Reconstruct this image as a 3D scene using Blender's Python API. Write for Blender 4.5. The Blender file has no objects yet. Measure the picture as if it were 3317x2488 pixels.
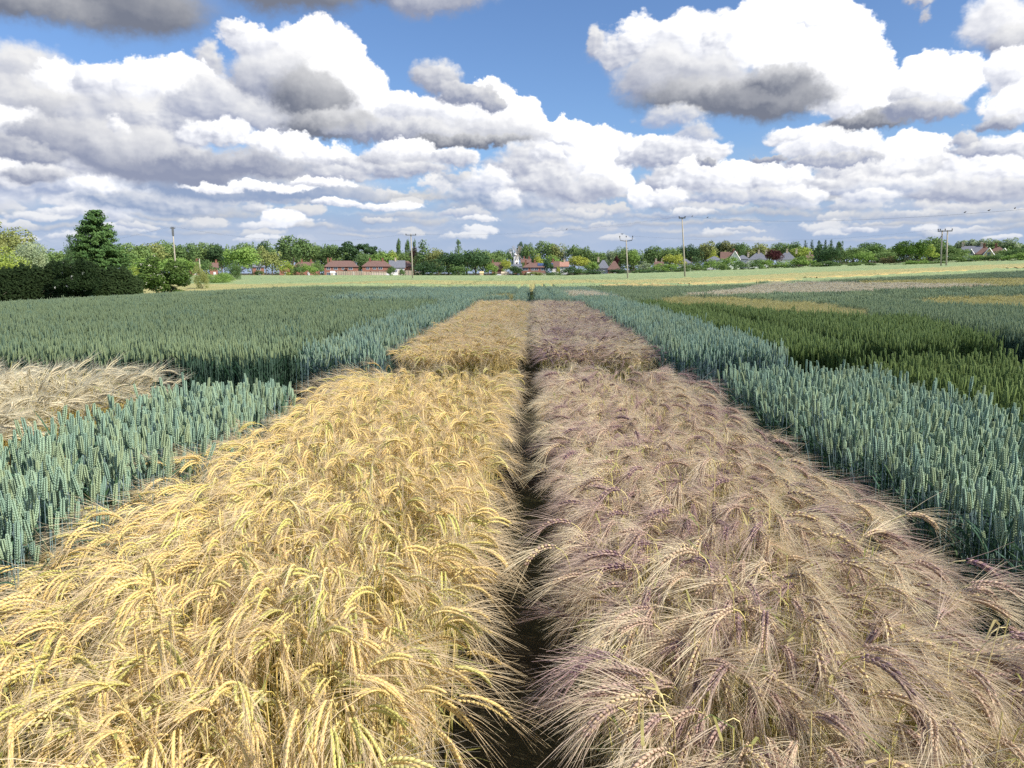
import bpy, math, random, numpy as np
from math import radians, sin, cos, tan, atan, atan2, pi, exp, log, sqrt
scene = bpy.context.scene
# ------------------------------------------------------------------ camera
FPX, CX, CY = 2495.0, 1658.5, 1244.0          # focal length and centre in photograph pixels
PITCH = atan((1244.0 - 884.0) / FPX)
YAW = -atan((1722.0 - 1658.5) / FPX)
EYE = 1.65
cam_d = bpy.data.cameras.new("camera")
cam = bpy.data.objects.new("camera", cam_d)
scene.collection.objects.link(cam)
cam_d.sensor_width = 36.0
cam_d.lens = FPX / 3317.0 * 36.0
cam_d.clip_start = 0.05
cam_d.clip_end = 6000.0
cam.location = (0, 0, EYE)
cam.rotation_euler = (radians(90) - PITCH, 0, -YAW)
scene.camera = cam
# ------------------------------------------------------------------ light and exposure
SUN_AZ, SUN_EL = radians(118), radians(43)     # azimuth clockwise from the way the rows run (+Y)
SKY_STRENGTH = 0.10
sun_d = bpy.data.lights.new("sun", 'SUN')
sun_d.energy = 4.4
sun_d.angle = radians(0.55)
sun_d.color = (1.0, 0.94, 0.84)
sun = bpy.data.objects.new("sun", sun_d)
scene.collection.objects.link(sun)
sun.rotation_euler = (radians(90) - SUN_EL, 0, -SUN_AZ + pi)
sun.rotation_euler = (pi/2 - SUN_EL, 0, pi - SUN_AZ)
sun.location = (30, -20, 40)
vs = scene.view_settings
vs.view_transform = 'Standard'; vs.look = 'None'; vs.gamma = 1.0; vs.use_curve_mapping = False
vs.exposure = 0.5
try:
    scene.cycles.max_bounces = 6; scene.cycles.diffuse_bounces = 3; scene.cycles.glossy_bounces = 2
    scene.cycles.transmission_bounces = 4; scene.cycles.transparent_max_bounces = 8
    scene.cycles.use_denoising = False
    scene.cycles.sample_clamp_indirect = 6.0
except Exception: pass

def ray(px, py):
    X = (px - CX) / FPX; Y = (CY - py) / FPX
    fw = cos(PITCH) + Y * sin(PITCH); up = -sin(PITCH) + Y * cos(PITCH)
    c, s = cos(YAW), sin(YAW)
    return (X * c + fw * s, -X * s + fw * c, up)
def sky_uv(px, py):
    x, y, z = ray(px, py)
    return atan2(x, y), z / sqrt(x * x + y * y)
def sstep(v, a, b):
    t = min(1.0, max(0.0, (v - a) / (b - a))); return t * t * (3 - 2 * t)
def ground(x, y):
    return 0.036 * max(0.0, x - 12) - 1.0 * sstep(-x, 10, 35) * (1 - sstep(y, 60, 120))
def ground_np(x, y):
    t = np.clip((-x - 10) / 25, 0, 1); t = t * t * (3 - 2 * t)
    u = np.clip((y - 60) / 60, 0, 1); u = u * u * (3 - 2 * u)
    return 0.036 * np.maximum(0, x - 12) - t * (1 - u)
def at(px, dist):
    """world x, y of the point `dist` metres along the ground in the direction of photo column px"""
    a, _ = sky_uv(px, 884.0); return dist * sin(a), dist * cos(a)
def height(py, px, dist):
    """world z seen at photo row py at that distance"""
    _, t = sky_uv(px, py); return EYE + t * dist

# ------------------------------------------------------------------ node helper
class NT:
    def __init__(s, tree): s.t = tree; s.x = 0
    def new(s, kind, **kw):
        n = s.t.nodes.new(kind); s.x += 30; n.location = (s.x, 0)
        for k, v in kw.items(): setattr(n, k, v)
        return n
    def put(s, sock, v):
        if hasattr(v, 'is_output') or isinstance(v, bpy.types.NodeSocket): s.t.links.new(v, sock)
        else: sock.default_value = v
    def m(s, op, a, b=0.0, c=0.0, clamp=False):
        n = s.new('ShaderNodeMath', operation=op, use_clamp=clamp)
        s.put(n.inputs[0], a); s.put(n.inputs[1], b)
        if op in ('MULTIPLY_ADD', 'SMOOTH_MIN', 'COMPARE'): s.put(n.inputs[2], c)
        return n.outputs[0]
    def v(s, op, a, b=(0, 0, 0), sc=1.0):
        n = s.new('ShaderNodeVectorMath', operation=op); s.put(n.inputs[0], a)
        if op == 'SCALE': s.put(n.inputs['Scale'], sc)
        elif op not in ('LENGTH', 'NORMALIZE'): s.put(n.inputs[1], b)
        return n.outputs['Value'] if op in ('LENGTH', 'DOT_PRODUCT', 'DISTANCE') else n.outputs[0]
    def xyz(s, x, y, z):
        n = s.new('ShaderNodeCombineXYZ'); s.put(n.inputs[0], x); s.put(n.inputs[1], y); s.put(n.inputs[2], z); return n.outputs[0]
    def sep(s, v):
        n = s.new('ShaderNodeSeparateXYZ'); s.put(n.inputs[0], v); return n.outputs
    def smooth(s, v, a, b, lo=0.0, hi=1.0):
        n = s.new('ShaderNodeMapRange', interpolation_type='SMOOTHSTEP'); s.put(n.inputs[0], v)
        s.put(n.inputs[1], a); s.put(n.inputs[2], b); s.put(n.inputs[3], lo); s.put(n.inputs[4], hi); return n.outputs[0]
    def lin(s, v, a, b, lo=0.0, hi=1.0):
        n = s.new('ShaderNodeMapRange'); s.put(n.inputs[0], v)
        s.put(n.inputs[1], a); s.put(n.inputs[2], b); s.put(n.inputs[3], lo); s.put(n.inputs[4], hi); return n.outputs[0]
    def noise(s, vec, scale, detail=3, rough=0.55, dist=0.0, color=False):
        n = s.new('ShaderNodeTexNoise'); s.put(n.inputs['Vector'], vec); s.put(n.inputs['Scale'], scale)
        n.inputs['Detail'].default_value = detail; n.inputs['Roughness'].default_value = rough; n.inputs['Distortion'].default_value = dist
        return n.outputs['Color'] if color else n.outputs['Fac']
    def voro(s, vec, scale, detail=2, rough=0.5, smooth=0.4):
        n = s.new('ShaderNodeTexVoronoi', feature='F1', voronoi_dimensions='2D'); s.put(n.inputs['Vector'], vec)
        s.put(n.inputs['Scale'], scale); n.inputs['Detail'].default_value = detail
        n.inputs['Roughness'].default_value = rough; n.normalize = True
        return n.outputs['Distance']
    def mix(s, f, a, b, blend='MIX'):
        n = s.new('ShaderNodeMix', data_type='RGBA', blend_type=blend); s.put(n.inputs[0], f); s.put(n.inputs[6], a); s.put(n.inputs[7], b); return n.outputs[2]

# ------------------------------------------------------------------ sky: Nishita blue with cumulus by direction
world = bpy.data.worlds.new("World"); scene.world = world; world.use_nodes = True
wt = world.node_tree; wt.nodes.clear(); N = NT(wt)
CL = 1.0 / SKY_STRENGTH / (2 ** vs.exposure)     # cloud radiance of 1 shows as white
tc = N.new('ShaderNodeTexCoord'); X, Y, Z = N.sep(tc.outputs['Generated'])
U = N.m('ARCTAN2', X, Y)
V = N.m('DIVIDE', Z, N.m('MAXIMUM', N.m('SQRT', N.m('ADD', N.m('MULTIPLY', X, X), N.m('MULTIPLY', Y, Y))), 0.02))
P0 = N.xyz(U, V, 0.0)
# edge wisps: small warp of the direction
W1 = N.v('SUBTRACT', N.noise(P0, 26.0, 4, 0.66, color=True), (0.5, 0.5, 0.5))
W2 = N.v('SUBTRACT', N.noise(P0, 7.0, 2, 0.5, color=True), (0.5, 0.5, 0.5))
W3 = N.v('SUBTRACT', N.noise(P0, 85.0, 3, 0.65, color=True), (0.5, 0.5, 0.5))
WK = N.smooth(V, 0.03, 0.17, 0.42, 1.0)
PW = N.v('ADD', P0, N.v('SCALE', N.v('ADD', N.v('SCALE', W3, sc=0.010), N.v('ADD', N.v('SCALE', W1, sc=0.034), N.v('SCALE', W2, sc=0.036))), sc=WK))
UW, VW, _ = N.sep(PW)
LD = (0.010, 0.0125, 0.0)
def billow(scale, st):
    q = N.v('MULTIPLY', N.v('ADD', P0, N.v('SCALE', W1, sc=0.012)), (1.0, st, 1.0))
    q2 = N.v('ADD', q, N.v('SCALE', LD, sc=12.0 / scale) if False else tuple(c * 12.0 / scale for c in LD))
    a = N.m('SUBTRACT', 0.52, N.voro(q, scale, 2.2, 0.55))
    b = N.m('SUBTRACT', 0.52, N.voro(q2, scale, 2.2, 0.55))
    return a, N.m('SUBTRACT', a, b)
BA, EA = billow(13.0, 1.15)
BB, EB = billow(30.0, 1.6)
EA = N.m('ADD', N.m('MULTIPLY', EA, 1.5), N.m('MULTIPLY', EB, 0.7)); EB = N.m('MULTIPLY', EB, 1.5)
fine = N.m('SUBTRACT', N.noise(P0, 60.0, 4, 0.6), 0.5)
BC = N.m('MULTIPLY_ADD', fine, 0.6, N.m('MULTIPLY_ADD', BB, 0.5, N.m('SUBTRACT', 0.50, N.voro(N.v('MULTIPLY', P0, (1.0, 1.5, 1.0)), 74.0, 1.2, 0.5)))); EC = N.m('MULTIPLY', N.m('SUBTRACT', BC, N.m('MULTIPLY', BB, 0.3)), 0.5)
BA = N.m('MULTIPLY_ADD', fine, 0.35, N.m('MULTIPLY_ADD', BB, 0.35, BA)); BB = N.m('MULTIPLY_ADD', fine, 0.55, BB)

st = N.new('ShaderNodeTexSky', sky_type='NISHITA'); st.sun_disc = False
st.sun_elevation = SUN_EL; st.sun_rotation = SUN_AZ; st.altitude = 50; st.air_density = 1.0; st.dust_density = 0.6; st.ozone_density = 2.0
sky = N.mix(1.0, st.outputs[0], (0.70, 0.84, 1.05, 1), 'MULTIPLY')
S = CL
def C(r, g, b, k=1.0):   # display sRGB 0-255 -> scene colour
    f = lambda c: (c / 255 / 12.92) if c / 255 <= 0.04045 else ((c / 255 + 0.055) / 1.055) ** 2.4
    return (f(r) * S * k, f(g) * S * k, f(b) * S * k, 1.0)
# low sheet of far stratocumulus: streaks of blue-grey and pale grey that thicken to the horizon
qs = N.v('MULTIPLY', N.v('ADD', P0, N.v('SCALE', W1, sc=0.03)), (4.2, 19.0, 1.0))
s1 = N.noise(qs, 1.0, 5, 0.55)
s2 = N.noise(N.v('ADD', qs, (7.3, 0.0, 0.0)), 2.1, 4, 0.6)
low = N.smooth(N.m('ADD', V, N.m('MULTIPLY', s1, -0.10)), 0.0, 0.12, 1.0, 0.0)
streak = N.mix(N.smooth(s1, 0.36, 0.62), C(158, 180, 214), C(188, 200, 222))
streak = N.mix(N.smooth(s2, 0.54, 0.80, 0, .8), streak, C(226, 228, 236))
streak = N.mix(N.m('MULTIPLY', N.smooth(V, -0.01, 0.05, 1.0, 0.0), 0.75), streak, C(172, 192, 222))
# generic broken cumulus for the parts of the sky outside the photograph
gq = N.v('MULTIPLY', tc.outputs['Generated'], (1.0, 1.0, 1.9))
gn = N.noise(gq, 3.4, 6, 0.58)
away = N.m('MAXIMUM', N.smooth(N.m('ABSOLUTE', U), 0.70, 0.95), N.smooth(V, 0.42, 0.55))
gm = N.m('MULTIPLY', N.smooth(gn, 0.47, 0.58), away)
base = N.mix(N.m('MULTIPLY', gm, 0.9), sky, N.mix(N.smooth(gn, 0.52, 0.72), C(236, 238, 246, 1.25), C(170, 178, 198, 1.1)))
base = N.mix(N.m('MULTIPLY', low, 0.97), base, streak)

DK = dict(a=C(122, 128, 144), b=C(148, 156, 180), c=C(164, 172, 196), d=C(168, 181, 210), e=C(150, 168, 200))
PUFFS = []
def puff(*a): PUFFS.append(a)
def puff_nodes(q, base, UW, VW, B, E, cx, cy, rx, ry, dark='b', lit=1.05, amp=0.55, soft=0.16, bias=0.62, f='A'):
    """one cumulus lobe; centre and radii in pixels of a 2212 px wide view of the sky"""
    u, v = sky_uv(cx * 1.4995, cy * 1.4995); s = FPX / 1.4995
    dx = q.m('MULTIPLY_ADD', UW, s / rx, -u * s / rx); dy = q.m('MULTIPLY_ADD', VW, s / ry, -v * s / ry)
    dyb = q.m('MAXIMUM', dy, q.m('MULTIPLY', dy, -1.45))
    r = q.m('SQRT', q.m('MULTIPLY_ADD', dx, dx, q.m('MULTIPLY', dyb, dyb)))
    body = q.m('MULTIPLY_ADD', B, amp, q.m('SUBTRACT', 1.0, r))
    if soft < .33: soft = soft * 1.5 + .03
    sf = q.m('MULTIPLY_ADD', q.m('MAXIMUM', q.m('MULTIPLY', dy, -1.0), 0.0), 2.5 * soft, soft)
    msk = q.smooth(body, 0.0, sf)
    sh = q.m('MULTIPLY_ADD', E, dict(a=0.22, b=0.55, c=0.95, d=0.95, e=0.8)[dark], q.m('MULTIPLY_ADD', dx, 0.24, q.m('MULTIPLY_ADD', dy, 0.75, bias - 0.17)), clamp=True)
    return q.mix(msk, base, q.mix(sh, DK[dark], (lit * S, lit * S, lit * S * 1.01, 1)))
TILES = [-0.70, -0.50, -0.33, -0.17, 0.0, 0.16, 0.32, 0.48, 0.66]
def sky_shader():
    """clear sky and generic clouds all round; the listed clouds in sectors, so that a ray only pays for the clouds of its own sector"""
    def emit(c):
        b = N.new('ShaderNodeBackground'); N.put(b.inputs[0], c); b.inputs[1].default_value = SKY_STRENGTH; return b.outputs[0]
    def tile(u0, u1):
        b0, U_, V_ = base, UW, VW; s = FPX / 1.4995; sel = []
        for p in PUFFS:
            u, v = sky_uv(p[0] * 1.4995, p[1] * 1.4995); w = p[2] / s * 1.35 + 0.035
            if u + w > u0 and u - w < u1: sel.append(p)
        for k in range(0, len(sel), 14):
            g = bpy.data.node_groups.new('clouds', 'ShaderNodeTree')
            for nm, ty in (('Base', 'NodeSocketColor'), ('U', 'NodeSocketFloat'), ('V', 'NodeSocketFloat'), ('BA', 'NodeSocketFloat'),
                           ('EA', 'NodeSocketFloat'), ('BB', 'NodeSocketFloat'), ('EB', 'NodeSocketFloat'), ('BC', 'NodeSocketFloat'), ('EC', 'NodeSocketFloat')):
                g.interface.new_socket(nm, in_out='INPUT', socket_type=ty)
            g.interface.new_socket('Color', in_out='OUTPUT', socket_type='NodeSocketColor')
            g.interface.new_socket('U', in_out='OUTPUT', socket_type='NodeSocketFloat'); g.interface.new_socket('V', in_out='OUTPUT', socket_type='NodeSocketFloat')
            q = NT(g); I = q.new('NodeGroupInput').outputs; b = I['Base']
            for p in sel[k:k + 14]:
                fb = p[-1]
                b = puff_nodes(q, b, I['U'], I['V'], I['B' + fb], I['E' + fb], *p)
            # each batch hands its direction on through a link that waits for the batch's colour, so the shader compiles batch by batch
            c0 = q.v('DOT_PRODUCT', b, (1e-9, 1e-9, 1e-9))
            go = q.new('NodeGroupOutput'); g.links.new(b, go.inputs[0])
            g.links.new(q.m('ADD', I['U'], c0), go.inputs[1]); g.links.new(q.m('ADD', I['V'], c0), go.inputs[2])
            n = N.new('ShaderNodeGroup'); n.node_tree = g
            for nm, v in (('Base', b0), ('U', U_), ('V', V_), ('BA', BA), ('EA', EA), ('BB', BB), ('EB', EB), ('BC', BC), ('EC', EC)): N.put(n.inputs[nm], v)
            b0, U_, V_ = n.outputs[0], n.outputs['U'], n.outputs['V']
        # air between the far clouds and the eye, thickest low down
        return emit(N.mix(N.smooth(V, 0.0, 0.10, 0.50, 0.0), b0, C(178, 194, 220)))
    def mixsh(f, a, b):
        n = N.new('ShaderNodeMixShader'); N.put(n.inputs[0], f); wt.links.new(a, n.inputs[1]); wt.links.new(b, n.inputs[2]); return n.outputs[0]
    cur = tile(TILES[-2], TILES[-1])
    for k in range(len(TILES) - 3, -1, -1):
        cur = mixsh(N.m('LESS_THAN', U, TILES[k + 1]), cur, tile(TILES[k], TILES[k + 1]))
    inside = N.m('MULTIPLY', N.m('MULTIPLY', N.m('GREATER_THAN', U, TILES[0]), N.m('LESS_THAN', U, TILES[-1])),
                 N.m('MULTIPLY', N.m('GREATER_THAN', V, -0.01), N.m('LESS_THAN', V, 0.52)))
    return mixsh(inside, emit(base), cur)
# far small cumulus near the horizon
rc = random.Random(5)
for row, (cy, n) in enumerate(((398, 9), (424, 15), (446, 18), (465, 20), (482, 20), (498, 20), (512, 14))):
    for k in range(n):
        cx = -60 + 2340 * (k + rc.uniform(.05, .95)) / n; h = (548 - cy) / 100
        if cx < 900 and row < 1: continue
        if rc.random() < .38: puff(cx, cy + rc.uniform(-4, 4), rc.uniform(90, 190) * (.5 + .4 * h), rc.uniform(9, 15) * (h * .8 + .3), 'e', rc.uniform(.66, .80), .7, 1.1, rc.uniform(.45, .75), 'C')
        else: puff(cx, cy + rc.uniform(-8, 8), rc.uniform(28, 70) * (0.45 + 0.45 * h), rc.uniform(11, 19) * (h * .7 + .25), 'de'[rc.random() < .5], rc.uniform(.78, 1.02), 1.25, 0.50, rc.uniform(.45, .95), 'C')
# clouds: (cx, cy, rx, ry, dark, lit, amp, soft, bias, field)
for p in (
    # left bank, back to front
    (70, 200, 90, 80, 'c', .88, .7, .45, .55, 'A'), (455, 165, 34, 62, 'c', .85, .9, .55, .55, 'B'),
    (200, 470, 60, 16, 'd', 1.0, .7, .3, .7, 'B'), (20, 400, 110, 60, 'd', 1.1, .7, .25, .75, 'B'), (120, 400, 110, 55, 'd', 1.05, .7, .25, .55, 'B'),
    (255, 425, 75, 62, 'd', 1.2, .7, .2, .88, 'B'), (190, 355, 60, 34, 'c', 1.1, .8, .2, .7, 'B'), (330, 440, 140, 30, 'e', .95, .7, .4, .40, 'B'),
    (560, 410, 240, 45, 'e', .85, .6, .4, .30, 'A'), (1110, 430, 150, 50, 'e', 1.0, .7, .3, .5, 'B'),
    (150, 195, 75, 48, 'c', 1.15, .6, .10, .95, 'A'), (240, 190, 80, 48, 'c', 1.15, .6, .10, .85, 'A'), (365, 190, 85, 55, 'c', 1.2, .6, .08, .95, 'A'),
    (430, 225, 65, 36, 'c', 1.15, .6, .12, .80, 'A'), (485, 215, 60, 28, 'c', 1.05, .7, .2, .70, 'B'),
    (70, 240, 100, 60, 'c', .85, .6, .45, .55, 'A'),
    (150, 270, 110, 62, 'b', .85, .6, .45, .36, 'A'), (300, 265, 130, 55, 'c', .90, .6, .40, .50, 'A'), (420, 275, 110, 46, 'c', .96, .6, .35, .55, 'B'), (500, 240, 110, 55, 'c', .96, .6, .35, .52, 'A'),
    (240, 320, 120, 60, 'b', .88, .6, .4, .36, 'A'), (590, 270, 120, 55, 'c', .92, .6, .30, .5, 'A'),
    (15, 285, 75, 46, 'b', 1.1, .6, .2, .78, 'A'), (95, 310, 62, 52, 'b', .85, .6, .25, .26, 'A'), (40, 335, 110, 30, 'b', .85, .6, .3, .22, 'B'),
    (5, 375, 50, 34, 'c', 1.15, .6, .2, .85, 'B'), (85, 378, 62, 24, 'b', .95, .6, .3, .45, 'B'), (262, 272, 20, 24, 'c', 1.05, 1.1, .32, .75, 'B'),
    (545, 85, 52, 36, 'c', 1.15, .7, .12, .95, 'B'), (515, 66, 40, 22, 'c', 1.05, .9, .3, .85, 'B'), (610, 115, 80, 50, 'c', 1.12, .6, .14, .75, 'A'), (700, 125, 78, 72, 'c', 1.25, .5, .06, 1.1, 'A'),
    (620, 190, 95, 75, 'b', .98, .6, .35, .50, 'A'), (752, 205, 74, 80, 'c', 1.25, .5, .07, 1.05, 'A'), (835, 262, 125, 50, 'b', 1.25, .55, .08, .92, 'A'),
    (680, 230, 85, 78, 'a', .80, .45, .45, .36, 'A'), (730, 285, 110, 40, 'a', .86, .45, .4, .38, 'A'),
    (1055, 225, 58, 52, 'c', 1.25, .6, .07, 1.1, 'B'), (1110, 265, 70, 55, 'c', 1.25, .6, .07, 1.0, 'A'), (940, 255, 110, 42, 'c', 1.15, .6, .12, .80, 'A'),
    (940, 182, 58, 50, 'b', .90, .7, .3, .50, 'B'), (1005, 212, 72, 30, 'b', .86, .7, .2, .42, 'B'), (1060, 225, 36, 24, 'b', .8, .6, .2, .4, 'B'),
    (1275, 345, 85, 62, 'c', 1.25, .6, .07, 1.05, 'A'), (1195, 310, 62, 50, 'c', 1.25, .6, .07, 1.0, 'A'), (1225, 292, 50, 36, 'c', 1.25, .6, .08, 1.1, 'B'), (1315, 395, 55, 45, 'c', 1.2, .6, .1, .95, 'A'),
    (1060, 295, 130, 42, 'b', 1.02, .5, .22, .52, 'A'), (900, 298, 180, 28, 'b', .92, .5, .28, .42, 'A'), (1010, 312, 130, 20, 'a', .8, .4, .35, .30, 'A'),
    (330, 350, 120, 62, 'b', .90, .6, .35, .42, 'A'), (470, 300, 80, 34, 'c', 1.15, .7, .2, .75, 'B'), (400, 372, 130, 34, 'b', .80, .5, .4, .2, 'A'), (610, 322, 90, 30, 'c', 1.2, .7, .12, .95, 'B'), (700, 345, 80, 30, 'c', 1.15, .6, .15, .85, 'B'),
    (510, 362, 190, 34, 'b', .88, .5, .3, .22, 'A'), (780, 355, 60, 24, 'c', 1.0, .6, .2, .6, 'B'),
    (870, 340, 90, 30, 'b', 1.15, .6, .15, .72, 'A'), (985, 350, 60, 28, 'c', 1.05, .6, .2, .65, 'B'), (740, 378, 90, 20, 'c', .95, .6, .3, .45, 'B'), (880, 372, 110, 26, 'c', .92, .6, .3, .42, 'B'),
    (1140, 365, 90, 46, 'c', .96, .7, .3, .52, 'B'), (1060, 400, 60, 34, 'd', 1.08, .8, .25, .65, 'B'), (1180, 400, 90, 40, 'c', .98, .6, .3, .45, 'B'), (1260, 415, 95, 36, 'c', .98, .6, .28, .42, 'A'), (1185, 345, 40, 24, 'c', 1.15, .6, .2, .8, 'B'),
    (540, 404, 135, 15, 'c', 1.2, .5, .15, 1.0, 'B'), (690, 396, 80, 14, 'c', 1.15, .5, .2, .9, 'B'), (730, 440, 60, 12, 'd', 1.1, .6, .2, .9, 'B'), (850, 444, 75, 12, 'd', 1.15, .6, .2, .95, 'B'),
    (1095, 435, 32, 32, 'd', 1.05, .8, .3, .75, 'B'), (610, 478, 46, 24, 'd', 1.2, .7, .15, 1.0, 'B'), (560, 485, 50, 12, 'd', 1.0, .7, .3, .8, 'B'),
    # right bank
    (1385, 340, 60, 40, 'c', 1.15, .8, .15, .80, 'B'), (1470, 345, 85, 46, 'c', 1.08, .8, .15, .62, 'B'), (1620, 392, 120, 40, 'c', 1.2, .8, .10, .88, 'B'), (1470, 395, 80, 36, 'c', 1.0, .8, .2, .5, 'B'),
    (1545, 395, 95, 42, 'c', 1.15, .8, .12, .80, 'B'), (1520, 357, 26, 12, 'b', .7, .6, .3, .2, 'B'), (1690, 400, 60, 40, 'c', 1.15, .8, .12, .8, 'B'),
    (1975, 350, 65, 50, 'c', 1.2, .8, .10, .92, 'B'), (1905, 362, 60, 34, 'c', 1.12, .8, .12, .75, 'B'), (1840, 372, 70, 26, 'c', 1.0, .8, .2, .6, 'B'),
    (2050, 378, 80, 34, 'c', 1.0, .8, .2, .55, 'B'), (2150, 375, 90, 44, 'c', 1.2, .8, .12, .85, 'B'), (1785, 318, 85, 36, 'c', 1.2, .6, .12, .95, 'A'), (1700, 295, 45, 22, 'c', 1.12, .8, .25, .9, 'B'),
    (1850, 325, 50, 32, 'c', 1.15, .6, .15, .9, 'B'), (1660, 345, 46, 12, 'b', .75, .7, .35, .3, 'B'), (1800, 350, 100, 14, 'c', .85, .6, .35, .35, 'B'),
    (1830, 400, 110, 26, 'c', .98, .8, .25, .5, 'B'), (1950, 405, 120, 24, 'd', 1.0, .8, .25, .55, 'B'), (2110, 420, 130, 24, 'c', .92, .8, .3, .42, 'B'),
    (1720, 425, 50, 28, 'd', 1.12, .8, .2, .8, 'B'), (1600, 430, 150, 20, 'd', .9, .7, .3, .4, 'B'), (1385, 430, 26, 34, 'd', 1.15, .9, .15, .95, 'B'), (1440, 430, 40, 20, 'd', 1.1, .8, .2, .8, 'B'), (1880, 425, 60, 20, 'd', 1.05, .8, .3, .7, 'B'),
    # big cloud upper right
    (1278, 100, 26, 48, 'c', .88, .8, .5, .6, 'B'), (1335, 120, 50, 46, 'c', .98, .8, .3, .65, 'B'), (1400, 95, 65, 56, 'c', 1.12, .8, .15, .82, 'B'),
    (1490, 95, 80, 62, 'c', 1.15, .7, .12, .88, 'A'), (1570, 100, 56, 66, 'c', 1.12, .7, .15, .82, 'B'), (1690, 70, 110, 86, 'c', 1.35, .45, .06, 1.2, 'A'),
    (1770, 110, 95, 95, 'c', 1.35, .45, .06, 1.2, 'A'), (1835, 185, 75, 85, 'c', 1.3, .5, .06, 1.1, 'A'), (1870, 240, 62, 48, 'c', 1.25, .5, .1, .95, 'A'), (2020, 192, 82, 55, 'b', 1.3, .5, .08, 1.0, 'A'), (1960, 215, 50, 30, 'b', 1.1, .5, .2, .75, 'A'),
    (1780, 30, 50, 40, 'c', 1.35, .5, .06, 1.2, 'A'),
    (1420, 180, 95, 70, 'b', .96, .6, .4, .52, 'A'), (1540, 165, 90, 50, 'b', .95, .5, .5, .50, 'A'), (1520, 220, 160, 60, 'a', .86, .4, .5, .38, 'A'), (1660, 220, 150, 60, 'a', .80, .35, .45, .30, 'A'), (1700, 180, 90, 45, 'a', .9, .35, .55, .40, 'A'),
    (1450, 262, 70, 35, 'd', .85, .9, .6, .5, 'B'), (1500, 300, 55, 25, 'd', .85, .9, .6, .5, 'B'), (1880, 270, 90, 22, 'a', .8, .4, .4, .32, 'A'), (1990, 250, 75, 24, 'b', .85, .5, .35, .38, 'A'),
    # right edge
    (2155, 65, 62, 66, 'c', 1.05, .6, .25, .72, 'A'), (2200, 110, 50, 40, 'b', .9, .6, .35, .5, 'A'), (2190, 175, 46, 46, 'c', 1.2, .6, .12, .95, 'A'), (2200, 240, 50, 42, 'c', 1.15, .6, .15, .85, 'A'),
    (2160, 275, 36, 20, 'b', .9, .6, .4, .3, 'B'), (2095, 315, 26, 26, 'c', .85, .8, .4, .55, 'B'), (2130, 335, 60, 18, 'c', .88, .8, .35, .5, 'B'), (2195, 325, 50, 26, 'c', 1.1, .7, .2, .8, 'B'),
    (1985, 12, 26, 18, 'c', .8, .9, .7, .5, 'B'), (2000, 45, 12, 18, 'c', .75, .9, .8, .5, 'B'),
    # dark near clouds along the top
    (120, -20, 320, 92, 'a', .66, .16, .5, .20, 'A'), (265, 20, 165, 98, 'a', .60, .16, .45, .14, 'A'), (-20, 0, 190, 68, 'a', .70, .16, .5, .3, 'A'),
    (630, -15, 135, 80, 'a', .60, .18, .4, .16, 'A'), (830, -35, 220, 66, 'a', .7, .2, .4, .26, 'A'), (960, 0, 120, 60, 'b', .88, .2, .4, .44, 'A'),
    (1150, -8, 40, 26, 'c', .85, .9, .7, .5, 'B'),
):
    puff(*p)
wo = N.new('ShaderNodeOutputWorld'); wt.links.new(sky_shader(), wo.inputs[0])
world.cycles.sampling_method = 'NONE'
# ------------------------------------------------------------------ tags, materials
def tag(o, label=None, cat=None, group=None, kind=None):
    if label: o['label'] = label
    if cat: o['category'] = cat
    if group: o['group'] = group
    if kind: o['kind'] = kind
    return o
def material(name):
    m = bpy.data.materials.new(name); m.use_nodes = True; m.node_tree.nodes.clear(); return m, NT(m.node_tree)
def lin(r, g, b): 
    f = lambda c: (c / 255 / 12.92) if c / 255 <= 0.04045 else ((c / 255 + 0.055) / 1.055) ** 2.4
    return (f(r), f(g), f(b), 1.0)
def finish(m, q, col, rough=0.6, trans=0.0, spec=0.3, normal=None):
    b = q.new('ShaderNodeBsdfPrincipled'); q.put(b.inputs['Base Color'], col); q.put(b.inputs['Roughness'], rough)
    b.inputs['Specular IOR Level'].default_value = spec
    if normal is not None: q.put(b.inputs['Normal'], normal)
    o = q.new('ShaderNodeOutputMaterial'); out = b.outputs[0]
    if trans > 0:
        t = q.new('ShaderNodeBsdfTranslucent'); q.put(t.inputs['Color'], col)
        x = q.new('ShaderNodeMixShader'); x.inputs[0].default_value = trans
        q.t.links.new(out, x.inputs[1]); q.t.links.new(t.outputs[0], x.inputs[2]); out = x.outputs[0]
    q.t.links.new(out, o.inputs[0]); return m
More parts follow.
